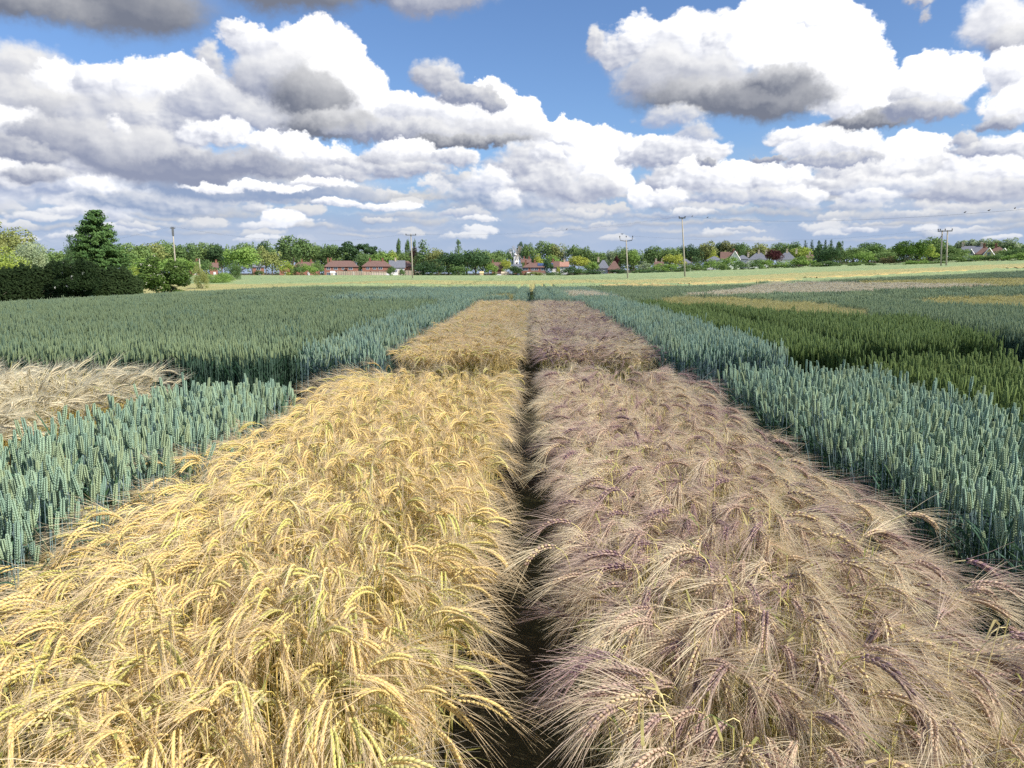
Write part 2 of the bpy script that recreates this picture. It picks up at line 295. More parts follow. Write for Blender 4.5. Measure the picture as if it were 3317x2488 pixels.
def plant_mat(name, stops, trans=0.0, rough=0.6, hgrad=None, patch=0.0, spec=0.3):
    """stops: colours a plant may have (picked per plant and drifting over the ground); hgrad: (colour, z0, z1) real colour lower on the stalk"""
    m, q = material(name)
    oi = q.new('ShaderNodeObjectInfo'); geo = q.new('ShaderNodeNewGeometry'); tcn = q.new('ShaderNodeTexCoord')
    rnd = oi.outputs['Random']
    if patch > 0:
        nz = q.noise(geo.outputs['Position'], 0.9, 2, 0.5)
        rnd = q.m('ADD', q.m('MULTIPLY', rnd, 1 - patch), q.m('MULTIPLY', q.lin(nz, 0.3, 0.7), patch), clamp=True)
    rp = q.new('ShaderNodeValToRGB'); cr = rp.color_ramp
    while len(cr.elements) < len(stops): cr.elements.new(0.5)
    for i, c in enumerate(stops): cr.elements[i].position = i / max(1, len(stops) - 1); cr.elements[i].color = c
    q.put(rp.inputs[0], rnd); col = rp.outputs[0]
    # fine mottling of the surface itself
    fn = q.noise(tcn.outputs['Object'], 160.0, 2, 0.6)
    col = q.mix(1.0, col, q.lin(fn, 0.25, 0.75, 0.80, 1.18), 'MULTIPLY')
    if hgrad:
        _, _, oz = q.sep(tcn.outputs['Object'])
        col = q.mix(q.smooth(oz, hgrad[1], hgrad[2], 1.0, 0.0), col, hgrad[0])
    return finish(m, q, col, rough, trans, spec)

# ------------------------------------------------------------------ mesh collector
class MB:
    def __init__(s): s.v = []; s.f = []; s.mi = []; s.n = 0
    def add(s, verts, faces, mat=0):
        verts = np.asarray(verts, float).reshape(-1, 3); s.v.append(verts)
        s.f += [tuple(i + s.n for i in fc) for fc in faces]; s.mi += [mat] * len(faces); s.n += len(verts)
    def build(s, name, mats, parent=None, smooth=True, link=True, loc=None, shared_loc=False):
        me = bpy.data.meshes.new(name)
        vs_ = np.concatenate(s.v) if s.v else np.zeros((0, 3))
        if not isinstance(mats, (list, tuple)): mats = [mats]
        me.from_pydata(vs_.tolist(), [], s.f)
        for m in mats: me.materials.append(m)
        if len(mats) > 1: me.polygons.foreach_set('material_index', s.mi)
        if smooth: me.polygons.foreach_set('use_smooth', [True] * len(s.f))
        me.update()
        o = bpy.data.objects.new(name, me)
        if link: scene.collection.objects.link(o)
        if parent: o.parent = parent
        if loc: o.location = loc
        return o
    def box(s, c, d, mat=0, rot=0.0):
        cx, cy, cz = c; a, b, h = d[0] / 2, d[1] / 2, d[2] / 2; cr, sr = cos(rot), sin(rot)
        P = [(cx + x * cr - y * sr, cy + x * sr + y * cr, cz + z) for x, y, z in
             ((-a, -b, -h), (a, -b, -h), (a, b, -h), (-a, b, -h), (-a, -b, h), (a, -b, h), (a, b, h), (-a, b, h))]
        s.add(P, [(0, 3, 2, 1), (4, 5, 6, 7), (0, 1, 5, 4), (1, 2, 6, 5), (2, 3, 7, 6), (3, 0, 4, 7)], mat)
    def tube(s, pts, rad, sides=6, mat=0, cap=True):
        pts = np.asarray(pts, float); n = len(pts); rad = np.broadcast_to(rad, (n,)); V = []
        for i in range(n):
            t = pts[min(i + 1, n - 1)] - pts[max(i - 1, 0)]; t = t / (np.linalg.norm(t) + 1e-12)
            a = np.cross(t, (0, 0, 1) if abs(t[2]) < .9 else (0, 1, 0)); a /= np.linalg.norm(a); b = np.cross(t, a)
            for k in range(sides):
                w = 2 * pi * k / sides; V.append(pts[i] + rad[i] * (a * cos(w) + b * sin(w)))
        F = [(i * sides + k, i * sides + (k + 1) % sides, (i + 1) * sides + (k + 1) % sides, (i + 1) * sides + k) for i in range(n - 1) for k in range(sides)]
        if cap: F += [tuple(range(sides - 1, -1, -1)), tuple((n - 1) * sides + k for k in range(sides))]
        s.add(V, F, mat)
    def ribbon(s, pts, wid, side, mat=0):
        pts = np.asarray(pts, float); side = np.asarray(side, float); wid = np.asarray(wid, float)[:, None] * .5
        V = np.concatenate([pts - side * wid, pts + side * wid]); n = len(pts)
        s.add(V, [(i, i + 1, n + i + 1, n + i) for i in range(n - 1)], mat)
    def seed(s, c, ax, sd, ln, w, t, mat=0, k=5):
        """a grain: pointed spindle from c along ax, flattened across sd"""
        ax = np.asarray(ax); sd = np.asarray(sd); nn = np.cross(ax, sd); V = [c]
        for f, r in ((0.25, .85), (0.62, 1.0)):
            for j in range(k):
                w_ = 2 * pi * j / k; V.append(c + ax * ln * f + sd * cos(w_) * w * .5 * r + nn * sin(w_) * t * .5 * r)
        V.append(c + ax * ln)
        F = [(0, 1 + (j + 1) % k, 1 + j) for j in range(k)] + [(1 + j, 1 + (j + 1) % k, 1 + k + (j + 1) % k, 1 + k + j) for j in range(k)] + \
            [(1 + k + j, 1 + k + (j + 1) % k, 1 + 2 * k) for j in range(k)]
        s.add(V, F, mat)

def rotz(v, a):
    v = np.asarray(v, float); c, s = cos(a), sin(a)
    return np.stack([v[..., 0] * c - v[..., 1] * s, v[..., 0] * s + v[..., 1] * c, v[..., 2]], -1)
def arc(segs, start=(0, 0, 0)):
    """centre line in the xz plane: list of (length, end angle from vertical, steps)"""
    p = np.array(start, float); P = [p.copy()]; A = [segs[0][3] if len(segs[0]) > 3 else 0.0]; a = A[0]
    for sg in segs:
        L, a1, n = sg[:3]
        for i in range(n):
            am = a + (a1 - a) * (i + .5) / n; p = p + np.array([sin(am), 0, cos(am)]) * L / n; P.append(p.copy()); A.append(a + (a1 - a) * (i + 1) / n)
        a = a1
    return np.array(P), np.array(A)

STEM, EAR, AWN, LEAF, EAR2 = 0, 1, 2, 3, 4
def barley(M, R, lod, off=(0, 0), yaw=0.0, six=False, nod=None, hs=1.0, awn=1.0):
    """one barley tiller: stalk, nodding ear of overlapping grains, long awns"""
    H = R.uniform(.58, .68) * hs; lean = R.uniform(.02, .16); nod = nod if nod is not None else R.uniform(1.0, 2.5)
    el = R.uniform(.085, .13) * (1.0 if six else 1.16); tr = lambda P: rotz(P, yaw) + np.array([off[0], off[1], 0])
    n_st = 3 if lod == 0 else 2
    k1 = lean + (nod - lean) * R.uniform(.30, .55)
    P, A = arc([(H, lean, n_st), (.075, k1, 3 if lod == 0 else 2)])
    M.tube(tr(P), np.linspace(.0023, .0015, len(P)) * (1 if lod == 0 else 1.8 if lod == 1 else 3), 3, STEM, cap=False)
    E_, EA_ = arc([(el, nod, 5, k1)], P[-1])
    yx = rotz((0, 1, 0), yaw)
    def fr(u):
        i = min(int(u * 5), 4); f = u * 5 - i
        p = E_[i] * (1 - f) + E_[i + 1] * f; a = EA_[i] * (1 - f) + EA_[i + 1] * f
        return p, np.array([sin(a), 0, cos(a)]), np.array([cos(a), 0, -sin(a)])
    roll = R.uniform(0, pi)
    nrow = 6 if six else 2
    if lod == 0:
        ng = 13 if not six else 12
        for i in range(ng):
            for sd in range(nrow if not six else 4):
                u = (i + (0.5 if sd % 2 else 0)) / ng * .93; p, t, b = fr(u)
                w = roll + (pi * sd if not six else pi / 2 * sd)
                sv = np.array([0, 1, 0]) * cos(w) + b * sin(w)
                ax = t * cos(.30) + sv * sin(.30); size = (.62 + .75 * sin(pi * min(.98, u * .85 + .12))) * .84
                size *= 1.42 if not six else 1.15; c = p + sv * .0036
                M.seed(tr(c), rotz(ax, yaw), rotz(np.cross(ax, sv) / (np.linalg.norm(np.cross(ax, sv)) + 1e-9), yaw), .0125 * size, .0058 * size, .0048 * size, EAR if not (six and (i + sd) % 2) else EAR2, 4)
                if not six and R.random() < .10: continue
                # awn
                La = R.uniform(.11, .16) * awn * (1 - .25 * u); sp = R.uniform(.04, .22) if not six else R.uniform(.06, .34)
                d = t * cos(sp) + sv * sin(sp) + np.array([R.gauss(0, .05), R.gauss(0, .05), R.gauss(0, .05)]); d /= np.linalg.norm(d)
                d2 = d + np.array([0, 0, -.16]) + np.array([R.gauss(0, .10), R.gauss(0, .10), R.gauss(0, .08)]); d2 /= np.linalg.norm(d2)
                q0 = c + ax * .010 * size; q1 = q0 + d * La * .5; q2 = q1 + d2 * La * .5
                nn = np.cross(d, (R.gauss(0, 1), R.gauss(0, 1), R.gauss(0, 1))); nn /= np.linalg.norm(nn) + 1e-9
                M.ribbon(tr(np.array([q0, q1, q2])), (.0013, .0010, .0004), rotz(nn, yaw), AWN)
    else:
        big = 1 if lod == 1 else 1.7
        Pe = np.array([fr(u)[0] for u in (0, .3, .65, 1)])
        M.tube(tr(Pe), np.array([.003, .0068, .0062, .0018]) * (1.15 if lod == 1 else 2.0), 4, EAR if R.random() < .6 or not six else EAR2, cap=False)
        for i in range(14 if lod == 1 else 4):
            u = R.random() * .95; p, t, b = fr(u); w = R.uniform(0, 2 * pi); sv = np.array([0, 1, 0]) * cos(w) + b * sin(w)
            sp = R.uniform(.1, .38); d = t * cos(sp) + sv * sin(sp); La = R.uniform(.10, .15) * awn
            nn = np.cross(d, (R.gauss(0, 1), R.gauss(0, 1), R.gauss(0, 1))); nn /= np.linalg.norm(nn) + 1e-9
            M.ribbon(tr(np.array([p, p + d * La])), (.0022 * big, .0009 * big), rotz(nn, yaw), AWN)
    if lod == 0 and R.random() < .55:      # bare stalks and sheaths standing up through the heads, some snapped
        bx, by = R.uniform(-.03, .03), R.uniform(-.03, .03); hh = H + R.uniform(.02, .13); a_ = R.uniform(0, 6.28); kx, ky = cos(a_) * .03, sin(a_) * .03
        M.tube(tr(np.array([(bx, by, .1), (bx + kx, by + ky, hh * .6), (bx + kx * 1.5, by + ky * 1.5, hh)])), [.0024, .0020, .0012], 3, STEM, cap=False)
        if R.random() < .6:
            a_ = R.uniform(0, 6.28); L_k = R.uniform(.03, .09)
            M.ribbon(tr(np.array([(bx + kx * 1.5, by + ky * 1.5, hh), (bx + kx * 1.5 + cos(a_) * L_k * .5, by + ky * 1.5 + sin(a_) * L_k * .5, hh + R.uniform(-.02, .03)), (bx + kx * 1.5 + cos(a_) * L_k, by + ky * 1.5 + sin(a_) * L_k, hh - R.uniform(0, .05))])), (.006, .005, .001), rotz((-sin(a_), cos(a_), .2), yaw), LEAF)
    # leaves: dry and curling on barley
    for k in range({0: 3, 1: 2, 2: 1}[lod]):
        leaf(M, R, tr, R.uniform(.15, .55) * hs, R.uniform(.12, .22), .009 if lod == 0 else .014, droop=R.uniform(1.2, 2.6), n=4 if lod == 0 else 2)
def leaf(M, R, tr, z, L, w, droop=1.4, n=4, a0=.35, mat=LEAF):
    ya = R.uniform(0, 2 * pi); P, A = arc([(L, droop, n, a0)], (0, 0, 0)); P[:, 2] += z
    wd = np.array([w * (.6 + .9 * (i / n)) * (1 - (i / n) ** 2.2) + .0006 for i in range(n + 1)])
    side = np.array([0, 1, 0]) + np.array([R.gauss(0, .25), 0, R.gauss(0, .25)])
    M.ribbon(tr(rotz(P, ya)), wd, rotz(side, ya), mat)
def wheat(M, R, lod, off=(0, 0), yaw=0.0, hs=1.0):
    """one wheat tiller: straight stalk, upright ear of plump overlapping spikelets, flag leaves"""
    H = R.uniform(.70, .78) * hs; lean = R.uniform(.0, .07); k1 = lean + R.uniform(0, .16)
    el = R.uniform(.078, .10); tr = lambda P: rotz(P, yaw) + np.array([off[0], off[1], 0])
    P, A = arc([(H, lean, 2), (.03, k1, 1)])
    M.tube(tr(P), np.linspace(.0022, .0016, len(P)) * (1 if lod == 0 else 1.8 if lod == 1 else 3), 4 if lod == 0 else 3, STEM, cap=False)
    t = np.array([sin(k1), 0, cos(k1)]); b = np.array([cos(k1), 0, -sin(k1)]); p0 = P[-1]; roll = R.uniform(0, pi)
    if lod == 0:
        ng = 10
        for i in range(ng * 2):
            u = i / (ng * 2); sgn = 1 if i % 2 else -1
            sv = (np.array([0, 1, 0]) * cos(roll) + b * sin(roll)) * sgn; fv = np.cross(t, sv)
            size = .62 + .62 * sin(pi * (u * .86 + .10))
            for q in (-1, 1):
                ax = t * .93 + sv * .30 + fv * .20 * q; ax /= np.linalg.norm(ax)
                c = p0 + t * el * u * .90 + sv * .0018 + fv * .0012 * q
                sd = np.cross(ax, sv); sd /= np.linalg.norm(sd)
                M.seed(tr(c), rotz(ax, yaw), rotz(sd, yaw), .0140 * size, .0054 * size, .0060 * size, EAR, 4)
    else:
        wd = np.array([.003, .0068, .0064, .0045, .0012]) * (1.1 if lod == 1 else 1.7)
        Pe = np.array([p0 + t * el * u for u in (0, .2, .55, .85, 1)])
        M.tube(tr(Pe), wd, 5 if lod == 1 else 3, EAR, cap=False)
        if lod == 1:
            for i in range(6):
                u = .12 + i * .13; sgn = 1 if i % 2 else -1; sv = (np.array([0, 1, 0]) * cos(roll) + b * sin(roll)) * sgn
                ax = t * .9 + sv * .42; ax /= np.linalg.norm(ax); c = p0 + t * el * u
                M.seed(tr(c), rotz(ax, yaw), rotz(np.cross(ax, sv), yaw), .017, .008, .008, EAR, 3)
    for k in range({0: 4, 1: 2, 2: 1}[lod]):
        leaf(M, R, tr, (R.choice([.62, .54, .40, .26]) + R.uniform(-.05, .05)) * hs, R.uniform(.16, .26), .012 if lod == 0 else .017, droop=R.uniform(.6, 2.0), n=4 if lod == 0 else 2, a0=.25)

# materials per crop
L_ = lin
CROPS = {}
def crop_kind(key, stem, ear, awn, leaf_, ear2=None, kind='barley', hs=1.0, six=False, nodr=(1.0, 2.5), awnl=1.0):
    CROPS[key] = dict(mats=[stem, ear, awn, leaf_, ear2 or ear], kind=kind, hs=hs, six=six, nodr=nodr, awnl=awnl)
GRN_LOW = L_(120, 134, 62)
crop_kind('gold',
    plant_mat('golden_stalk', [L_(232, 200, 112), L_(238, 218, 156), L_(214, 196, 104)], 0, .5, (L_(168, 164, 84), .12, .40)),
    plant_mat('golden_grain', [L_(236, 212, 136), L_(238, 214, 144), L_(230, 202, 132), L_(210, 206, 120), L_(242, 224, 160)], .15, .5, patch=.3),
    plant_mat('golden_awn', [L_(246, 226, 188), L_(240, 216, 174), L_(248, 234, 204)], .42, .45, patch=.3),
    plant_mat('drying_leaf', [L_(228, 212, 160), L_(212, 198, 124), L_(160, 172, 90)], .35, .6, (L_(136, 148, 72), .15, .40)), kind='barley', nodr=(1.5, 2.9))
crop_kind('purple',
    plant_mat('pale_stalk', [L_(228, 212, 160), L_(216, 200, 130), L_(196, 190, 112)], 0, .5, (L_(140, 148, 78), .15, .42)),
    plant_mat('purple_grain', [L_(92, 68, 90), L_(126, 98, 112), L_(190, 162, 144), L_(226, 204, 150), L_(120, 92, 104)], .05, .5, patch=.35),
    plant_mat('pinkish_awn', [L_(212, 190, 174), L_(192, 166, 158), L_(232, 216, 186), L_(242, 228, 192), L_(184, 154, 152)], .40, .45, patch=.4),
    plant_mat('straw_leaf', [L_(194, 178, 126), L_(166, 160, 96), L_(120, 138, 74)], .30, .6, (L_(104, 122, 60), .20, .45)),
    plant_mat('tawny_grain', [L_(170, 140, 132), L_(206, 180, 150), L_(132, 106, 112)], .05, .5), kind='barley', six=True, nodr=(1.5, 3.0), hs=1.0)
crop_kind('tan',
    plant_mat('yellow_stalk', [L_(212, 186, 106), L_(200, 176, 92)], 0, .5, (L_(120, 132, 62), .18, .42)),
    plant_mat('beige_grain', [L_(216, 204, 164), L_(222, 208, 176)], .1, .5),
    plant_mat('silver_awn', [L_(246, 238, 210), L_(240, 230, 200)], .40, .4),
    plant_mat('beige_leaf', [L_(186, 170, 104), L_(132, 146, 76)], .30, .6), kind='barley', nodr=(1.0, 2.4), awnl=.95)
crop_kind('lime',
    plant_mat('lime_stalk', [L_(170, 168, 92), L_(150, 156, 84)], 0, .5, (L_(100, 116, 58), .18, .45)),
    plant_mat('lime_grain', [L_(216, 204, 132), L_(204, 196, 122), L_(224, 208, 144)], .1, .5, patch=.4),
    plant_mat('lime_awn', [L_(222, 212, 154), L_(206, 200, 138), L_(228, 214, 162)], .35, .5, patch=.4),
    plant_mat('lime_leaf', [L_(140, 146, 80), L_(110, 128, 68)], .30, .6), kind='barley', nodr=(.9, 2.2))
crop_kind('blue',
    plant_mat('blue_stalk', [L_(122, 144, 148), L_(110, 134, 132), L_(136, 156, 156)], 0, .5, (L_(58, 84, 66), .10, .50)),
    plant_mat('blue_green_ear', [L_(148, 174, 150), L_(136, 164, 144), L_(162, 186, 156), L_(156, 172, 134), L_(130, 158, 140)], .10, .55, patch=.3),
    plant_mat('blue_awn', [L_(168, 204, 174), L_(160, 198, 168)], .2),
    plant_mat('blue_green_leaf', [L_(62, 94, 72), L_(78, 110, 90), L_(70, 98, 60)], .25, .55), kind='wheat')
crop_kind('teal',
    plant_mat('teal_stalk', [L_(94, 120, 102), L_(86, 112, 94)], 0, .5, (L_(62, 96, 72), .10, .50)),
    plant_mat('teal_ear', [L_(134, 156, 120), L_(148, 164, 118), L_(120, 148, 124)], .10, .55, patch=.5),
    plant_mat('teal_awn', [L_(134, 176, 148), L_(124, 170, 144)], .2),
    plant_mat('teal_leaf', [L_(52, 82, 60), L_(62, 92, 66)], .25, .55), kind='wheat', hs=.97)
crop_kind('green',
    plant_mat('green_stalk', [L_(86, 108, 58), L_(76, 98, 54)], 0, .5, (L_(54, 80, 40), .10, .5)),
    plant_mat('dark_green_ear', [L_(128, 148, 82), L_(114, 136, 74), L_(142, 160, 92)], .08, .55, patch=.3),
    plant_mat('green_awn', [L_(140, 168, 88), L_(130, 160, 80)], .2),
    plant_mat('dark_green_leaf', [L_(54, 80, 40), L_(66, 92, 46)], .25, .55), kind='wheat', hs=.93)

def build_protos(key):
    """collection of single tillers (close), tufts (mid distance) and clumps (far); never linked to the scene themselves"""
    c = CROPS[key]; col = bpy.data.collections.new(key + '_plants'); R = random.Random(hash(key) % 1000 if False else sum(map(ord, key)))
    def one(M, lod, off, yaw):
        if c['kind'] == 'barley':
            barley(M, R, lod, off, yaw, c['six'], R.uniform(*c['nodr']), c['hs'], c['awnl'])
        else: wheat(M, R, lod, off, yaw, c['hs'] * R.uniform(.90, 1.06))
    i = 0
    for k in range(12):                                   # 0..11 single tillers
        M = MB(); one(M, 0, (0, 0), 0.0); o = M.build('p%02d' % i, c['mats'], link=False); col.objects.link(o); i += 1
    for k in range(6):                                    # 12..17 tufts about 0.16 m across
        M = MB()
        for j in range(9): one(M, 1, (R.uniform(-.09, .09), R.uniform(-.09, .09)), R.gauss(0, .6) if c['kind'] == 'barley' else R.uniform(0, 6.28))
        o = M.build('p%02d' % i, c['mats'], link=False); col.objects.link(o); i += 1
    for k in range(4):                                    # 18..21 clumps about 0.5 m across
        M = MB()
        for j in range(46): one(M, 2, (R.uniform(-.27, .27), R.uniform(-.27, .27)), R.gauss(0, .9) if c['kind'] == 'barley' else R.uniform(0, 6.28))
        o = M.build('p%02d' % i, c['mats'], link=False); col.objects.link(o); i += 1
    c['col'] = col
    g = bpy.data.node_groups.new('scatter_' + key, 'GeometryNodeTree'); q = NT(g)
    g.interface.new_socket('Geometry', in_out='INPUT', socket_type='NodeSocketGeometry')
    g.interface.new_socket('Geometry', in_out='OUTPUT', socket_type='NodeSocketGeometry')
    a = q.new('NodeGroupInput'); z = q.new('NodeGroupOutput')
    ci = q.new('GeometryNodeCollectionInfo'); ci.inputs['Collection'].default_value = col
    ci.inputs['Separate Children'].default_value = True; ci.inputs['Reset Children'].default_value = True
    def attr(nm, ty):
        n = q.new('GeometryNodeInputNamedAttribute', data_type=ty); n.inputs['Name'].default_value = nm; return n.outputs[0]
    e2r = q.new('FunctionNodeEulerToRotation'); g.links.new(attr('rot', 'FLOAT_VECTOR'), e2r.inputs[0])
    ip = q.new('GeometryNodeInstanceOnPoints'); ip.inputs['Pick Instance'].default_value = True
    g.links.new(a.outputs[0], ip.inputs['Points']); g.links.new(ci.outputs[0], ip.inputs['Instance'])
    g.links.new(attr('idx', 'INT'), ip.inputs['Instance Index']); g.links.new(e2r.outputs[0], ip.inputs['Rotation'])
    g.links.new(attr('scl', 'FLOAT'), ip.inputs['Scale']); g.links.new(ip.outputs[0], z.inputs[0])
    c['tree'] = g
for k in CROPS: build_protos(k)

# ------------------------------------------------------------------ plots: polygons on the ground, first match wins
def rect(x0, x1, y0, y1): return [(x0, y0), (x1, y0), (x1, y1), (x0, y1)]
PLOTS = []
def plot(key, poly, label, cat, name, hs=1.0): PLOTS.append(dict(key=key, poly=poly, label=label, cat=cat, name=name, hs=hs, pts=[]))
GAP = 'gap'
def gap(poly): PLOTS.append(dict(key=GAP, poly=poly, pts=[]))
# first bay (nearest the camera)
plot('gold', rect(-1.50, -.268, -1.6, 7.1), 'big plot of golden nodding barley filling the near left, beside the dark central path', 'barley plot', 'barley_plot')
plot('purple', rect(.25, 1.15, -1.6, 7.1), 'big plot of purple and tawny bearded barley in front, right of the central path', 'barley plot', 'barley_plot')
plot('blue', rect(-2.52, -1.66, -1.6, 5.35), 'blue-green wheat plot between the near golden barley and the pale beige barley', 'wheat plot', 'wheat_plot')
plot('blue', rect(1.60, 2.86, -1.6, 6.5), 'tall blue-green wheat plot standing along the near purple barley, stalks showing', 'wheat plot', 'wheat_plot')
plot('tan', rect(-4.8, -3.12, 2.2, 6.0), 'pale beige barley plot with silvery awns and yellow stalks, hemmed in by green wheat', 'barley plot', 'barley_plot', 1.10)
plot('teal', rect(-9, -5.1, 1, 5.6), 'wheat plot beyond the pale beige barley', 'wheat plot', 'wheat_plot')
plot('green', rect(3.2, 4.7, 1.0, 7.6), 'dark green wheat plot right of the near blue-green wheat, its front end cut by the photo edge', 'wheat plot', 'wheat_plot', 1.0)
plot('green', rect(4.95, 7.5, 3.0, 7.6), 'dark green wheat plot behind the near one at the edge of the photo', 'wheat plot', 'wheat_plot')
# second bay
plot('gold', rect(-1.46, -.28, 8.9, 24.6), 'farther plot of golden barley in cloud shadow, left of the central path', 'barley plot', 'barley_plot')
plot('purple', rect(.20, 1.36, 8.9, 24.6), 'farther plot of purple-brown barley in cloud shadow, right of the central path', 'barley plot', 'barley_plot')
plot('blue', rect(-2.52, -1.70, 8.1, 24.4), 'narrow blue-green wheat plot along the left side of the farther golden barley', 'wheat plot', 'wheat_plot')
plot('blue', rect(1.56, 2.78, 8.3, 24.2), 'blue-green wheat plot along the right side of the farther purple barley', 'wheat plot', 'wheat_plot')
plot('green', [(3.12, 9.1), (3.95, 9.1), (4.0, 24), (3.14, 24)], 'narrow dark green wheat plot next to the farther blue-green wheat', 'wheat plot', 'wheat_plot')
plot('lime', [(4.3, 26.5), (3.95, 23.2), (5.3, 20.6), (5.6, 17.4), (6.45, 15.8), (7.8, 18.6), (7.95, 22.6), (6.9, 27.6)], 'yellow-green strip of barley behind the dark green wheat', 'barley plot', 'barley_plot', .97)
plot('green', [(4.5, 9.6), (6.4, 10.8), (7.4, 15.0), (6.4, 15.6), (5.4, 17.2), (5.1, 20.4), (4.6, 24), (4.5, 24)], 'broad dark green wheat plot in front of the yellow-green barley strip', 'wheat plot', 'wheat_plot')
gap(rect(-26, -2.8, 13.2, 13.75)); gap(rect(-26, -2.8, 18.8, 19.5)); gap(rect(-5.0, -4.8, 8, 24)); gap(rect(-8.6, -8.35, 8, 24))
plot('teal', [(-26, 8.0), (-2.85, 8.0), (-2.80, 23), (-26, 27)], 'wide field of dull green wheat in shadow filling the left middle of the photo', 'wheat field', 'wheat_field')
plot('lime', [(10.9, 22.0), (12.3, 19.6), (20, 19.6), (20, 24), (12.4, 25.6)], 'pale yellow barley strip in the green wheat at the right edge of the photo', 'barley plot', 'barley_plot')
plot('teal', [(6.75, 8.5), (20, 8.5), (26, 22), (26, 30), (16, 33.2), (9.8, 31.5), (4.6, 27.5), (7.1, 28), (8.2, 22.6), (8.0, 18.4), (6.9, 15.9), (7.6, 15.2)], 'wide blue-green wheat field in shadow at the right middle of the photo', 'wheat field', 'wheat_field')
# third bay
plot('tan', [(4.4, 24.2), (5.2, 27.6), (9.8, 31.9), (16, 33.8), (21, 35.5), (19.5, 47), (17.2, 56), (12, 44), (6.0, 30.5)], 'long pinkish-beige barley strip crossing the green fields on the right', 'barley plot', 'barley_plot')
plot('tan', rect(1.3, 2.9, 27.2, 36.2), 'small beige barley patch beyond the farther blue-green wheat', 'barley plot', 'barley_plot')
plot('lime', rect(-1.7, -.82, 26.6, 31.2), 'small ochre barley patch beyond the farther golden plot', 'barley plot', 'barley_plot', .97)
gap(rect(-.82, -.56, 25, 60)); gap(rect(-.24, .22, 24.6, 62)); gap(rect(.62, .86, 25, 60)); gap(rect(1.30, 1.52, 26, 60)); gap(rect(2.95, 3.2, 24.5, 60))
plot('lime', [(20.2, 31), (27, 34), (30, 45), (21, 51), (20.5, 38)], 'dull yellow barley patch beyond the pinkish strip at the right', 'barley plot', 'barley_plot', .95)
gap(rect(-6.6, 3, 31.6, 32.1))
plot('blue', rect(-6.6, 2.95, 24.9, 42.5), 'even wheat field just beyond the twin barley plots, cut by narrow dark wheel tracks', 'wheat field', 'wheat_field')
plot('teal', [(-48, 27.8), (-26, 27.8), (-2.7, 23.9), (-6.7, 23.9), (-6.7, 45), (-48, 52)], 'far wheat field in shadow reaching to the dark hedge at the left', 'wheat field', 'wheat_field')
plot('teal', [(3.2, 24.4), (4.2, 24.6), (6, 31), (11.5, 44), (17, 57), (20, 50), (31, 46), (27, 33), (34, 30), (60, 60), (50, 66), (2.9, 45)], 'far patchwork of green wheat in shadow on the right slope', 'wheat field', 'wheat_field')

def inside_poly(x, y, poly):
    r = np.zeros(x.shape, bool); n = len(poly)
    for i in range(n):
        x0, y0 = poly[i]; x1, y1 = poly[(i + 1) % n]
        if y0 == y1: continue
        c = ((y0 > y) != (y1 > y)) & (x < (x1 - x0) * (y - y0) / (y1 - y0) + x0); r ^= c
    return r
rng = np.random.default_rng(7)
def field_noise(x, y):
    return (np.sin(x * 1.9 + 1.3 * np.sin(y * .9 + 1)) + np.sin(y * 1.5 + 1.7 * np.sin(x * 1.1 + 2)) + np.sin((x + y) * .8 + .6)) / 3
def scatter(y0, y1, step, lod, side=1.25, slope=.74, xlim=None, hole=None, only=None):
    ys = np.arange(y0, y1, step)
    X_, Y_ = [], []
    for yv in ys:
        w = side + slope * max(yv, 0); xs = np.arange(-w - (3 if lod == 2 else 0), w + (3 if lod == 2 else 0), step); X_.append(xs); Y_.append(np.full(xs.shape, yv))
    x = np.concatenate(X_); y = np.concatenate(Y_)
    x = x + rng.uniform(-.5, .5, x.shape) * step; y = y + rng.uniform(-.5, .5, x.shape) * step
    free = np.ones(x.shape, bool)
    if xlim: free &= (x > xlim[0]) & (x < xlim[1])
    if hole: free &= ~((x > hole[0]) & (x < hole[1]) & (y < hole[2]))
    for p in PLOTS:
        s = free & inside_poly(x, y, p['poly']); free &= ~s
        if p['key'] != GAP and s.any() and (only is None or CROPS[p['key']]['kind'] == only): p['pts'].append((x[s], y[s], lod))
    return
scatter(-1.6, 7.8, .048, 0, side=2.3, slope=.78)
scatter(-1.6, 7.8, .064, 0, side=2.3, slope=.78, only='wheat')
scatter(7.8, 22.3, .112, 1, side=2.3, slope=.78)
scatter(22.3, 43, .12, 1, xlim=(-4.5, 5.5))
scatter(22.3, 62, .33, 2, hole=(-4.5, 5.5, 43))
NEXT_TILT = {0: .05, 1: .04, 2: .02}
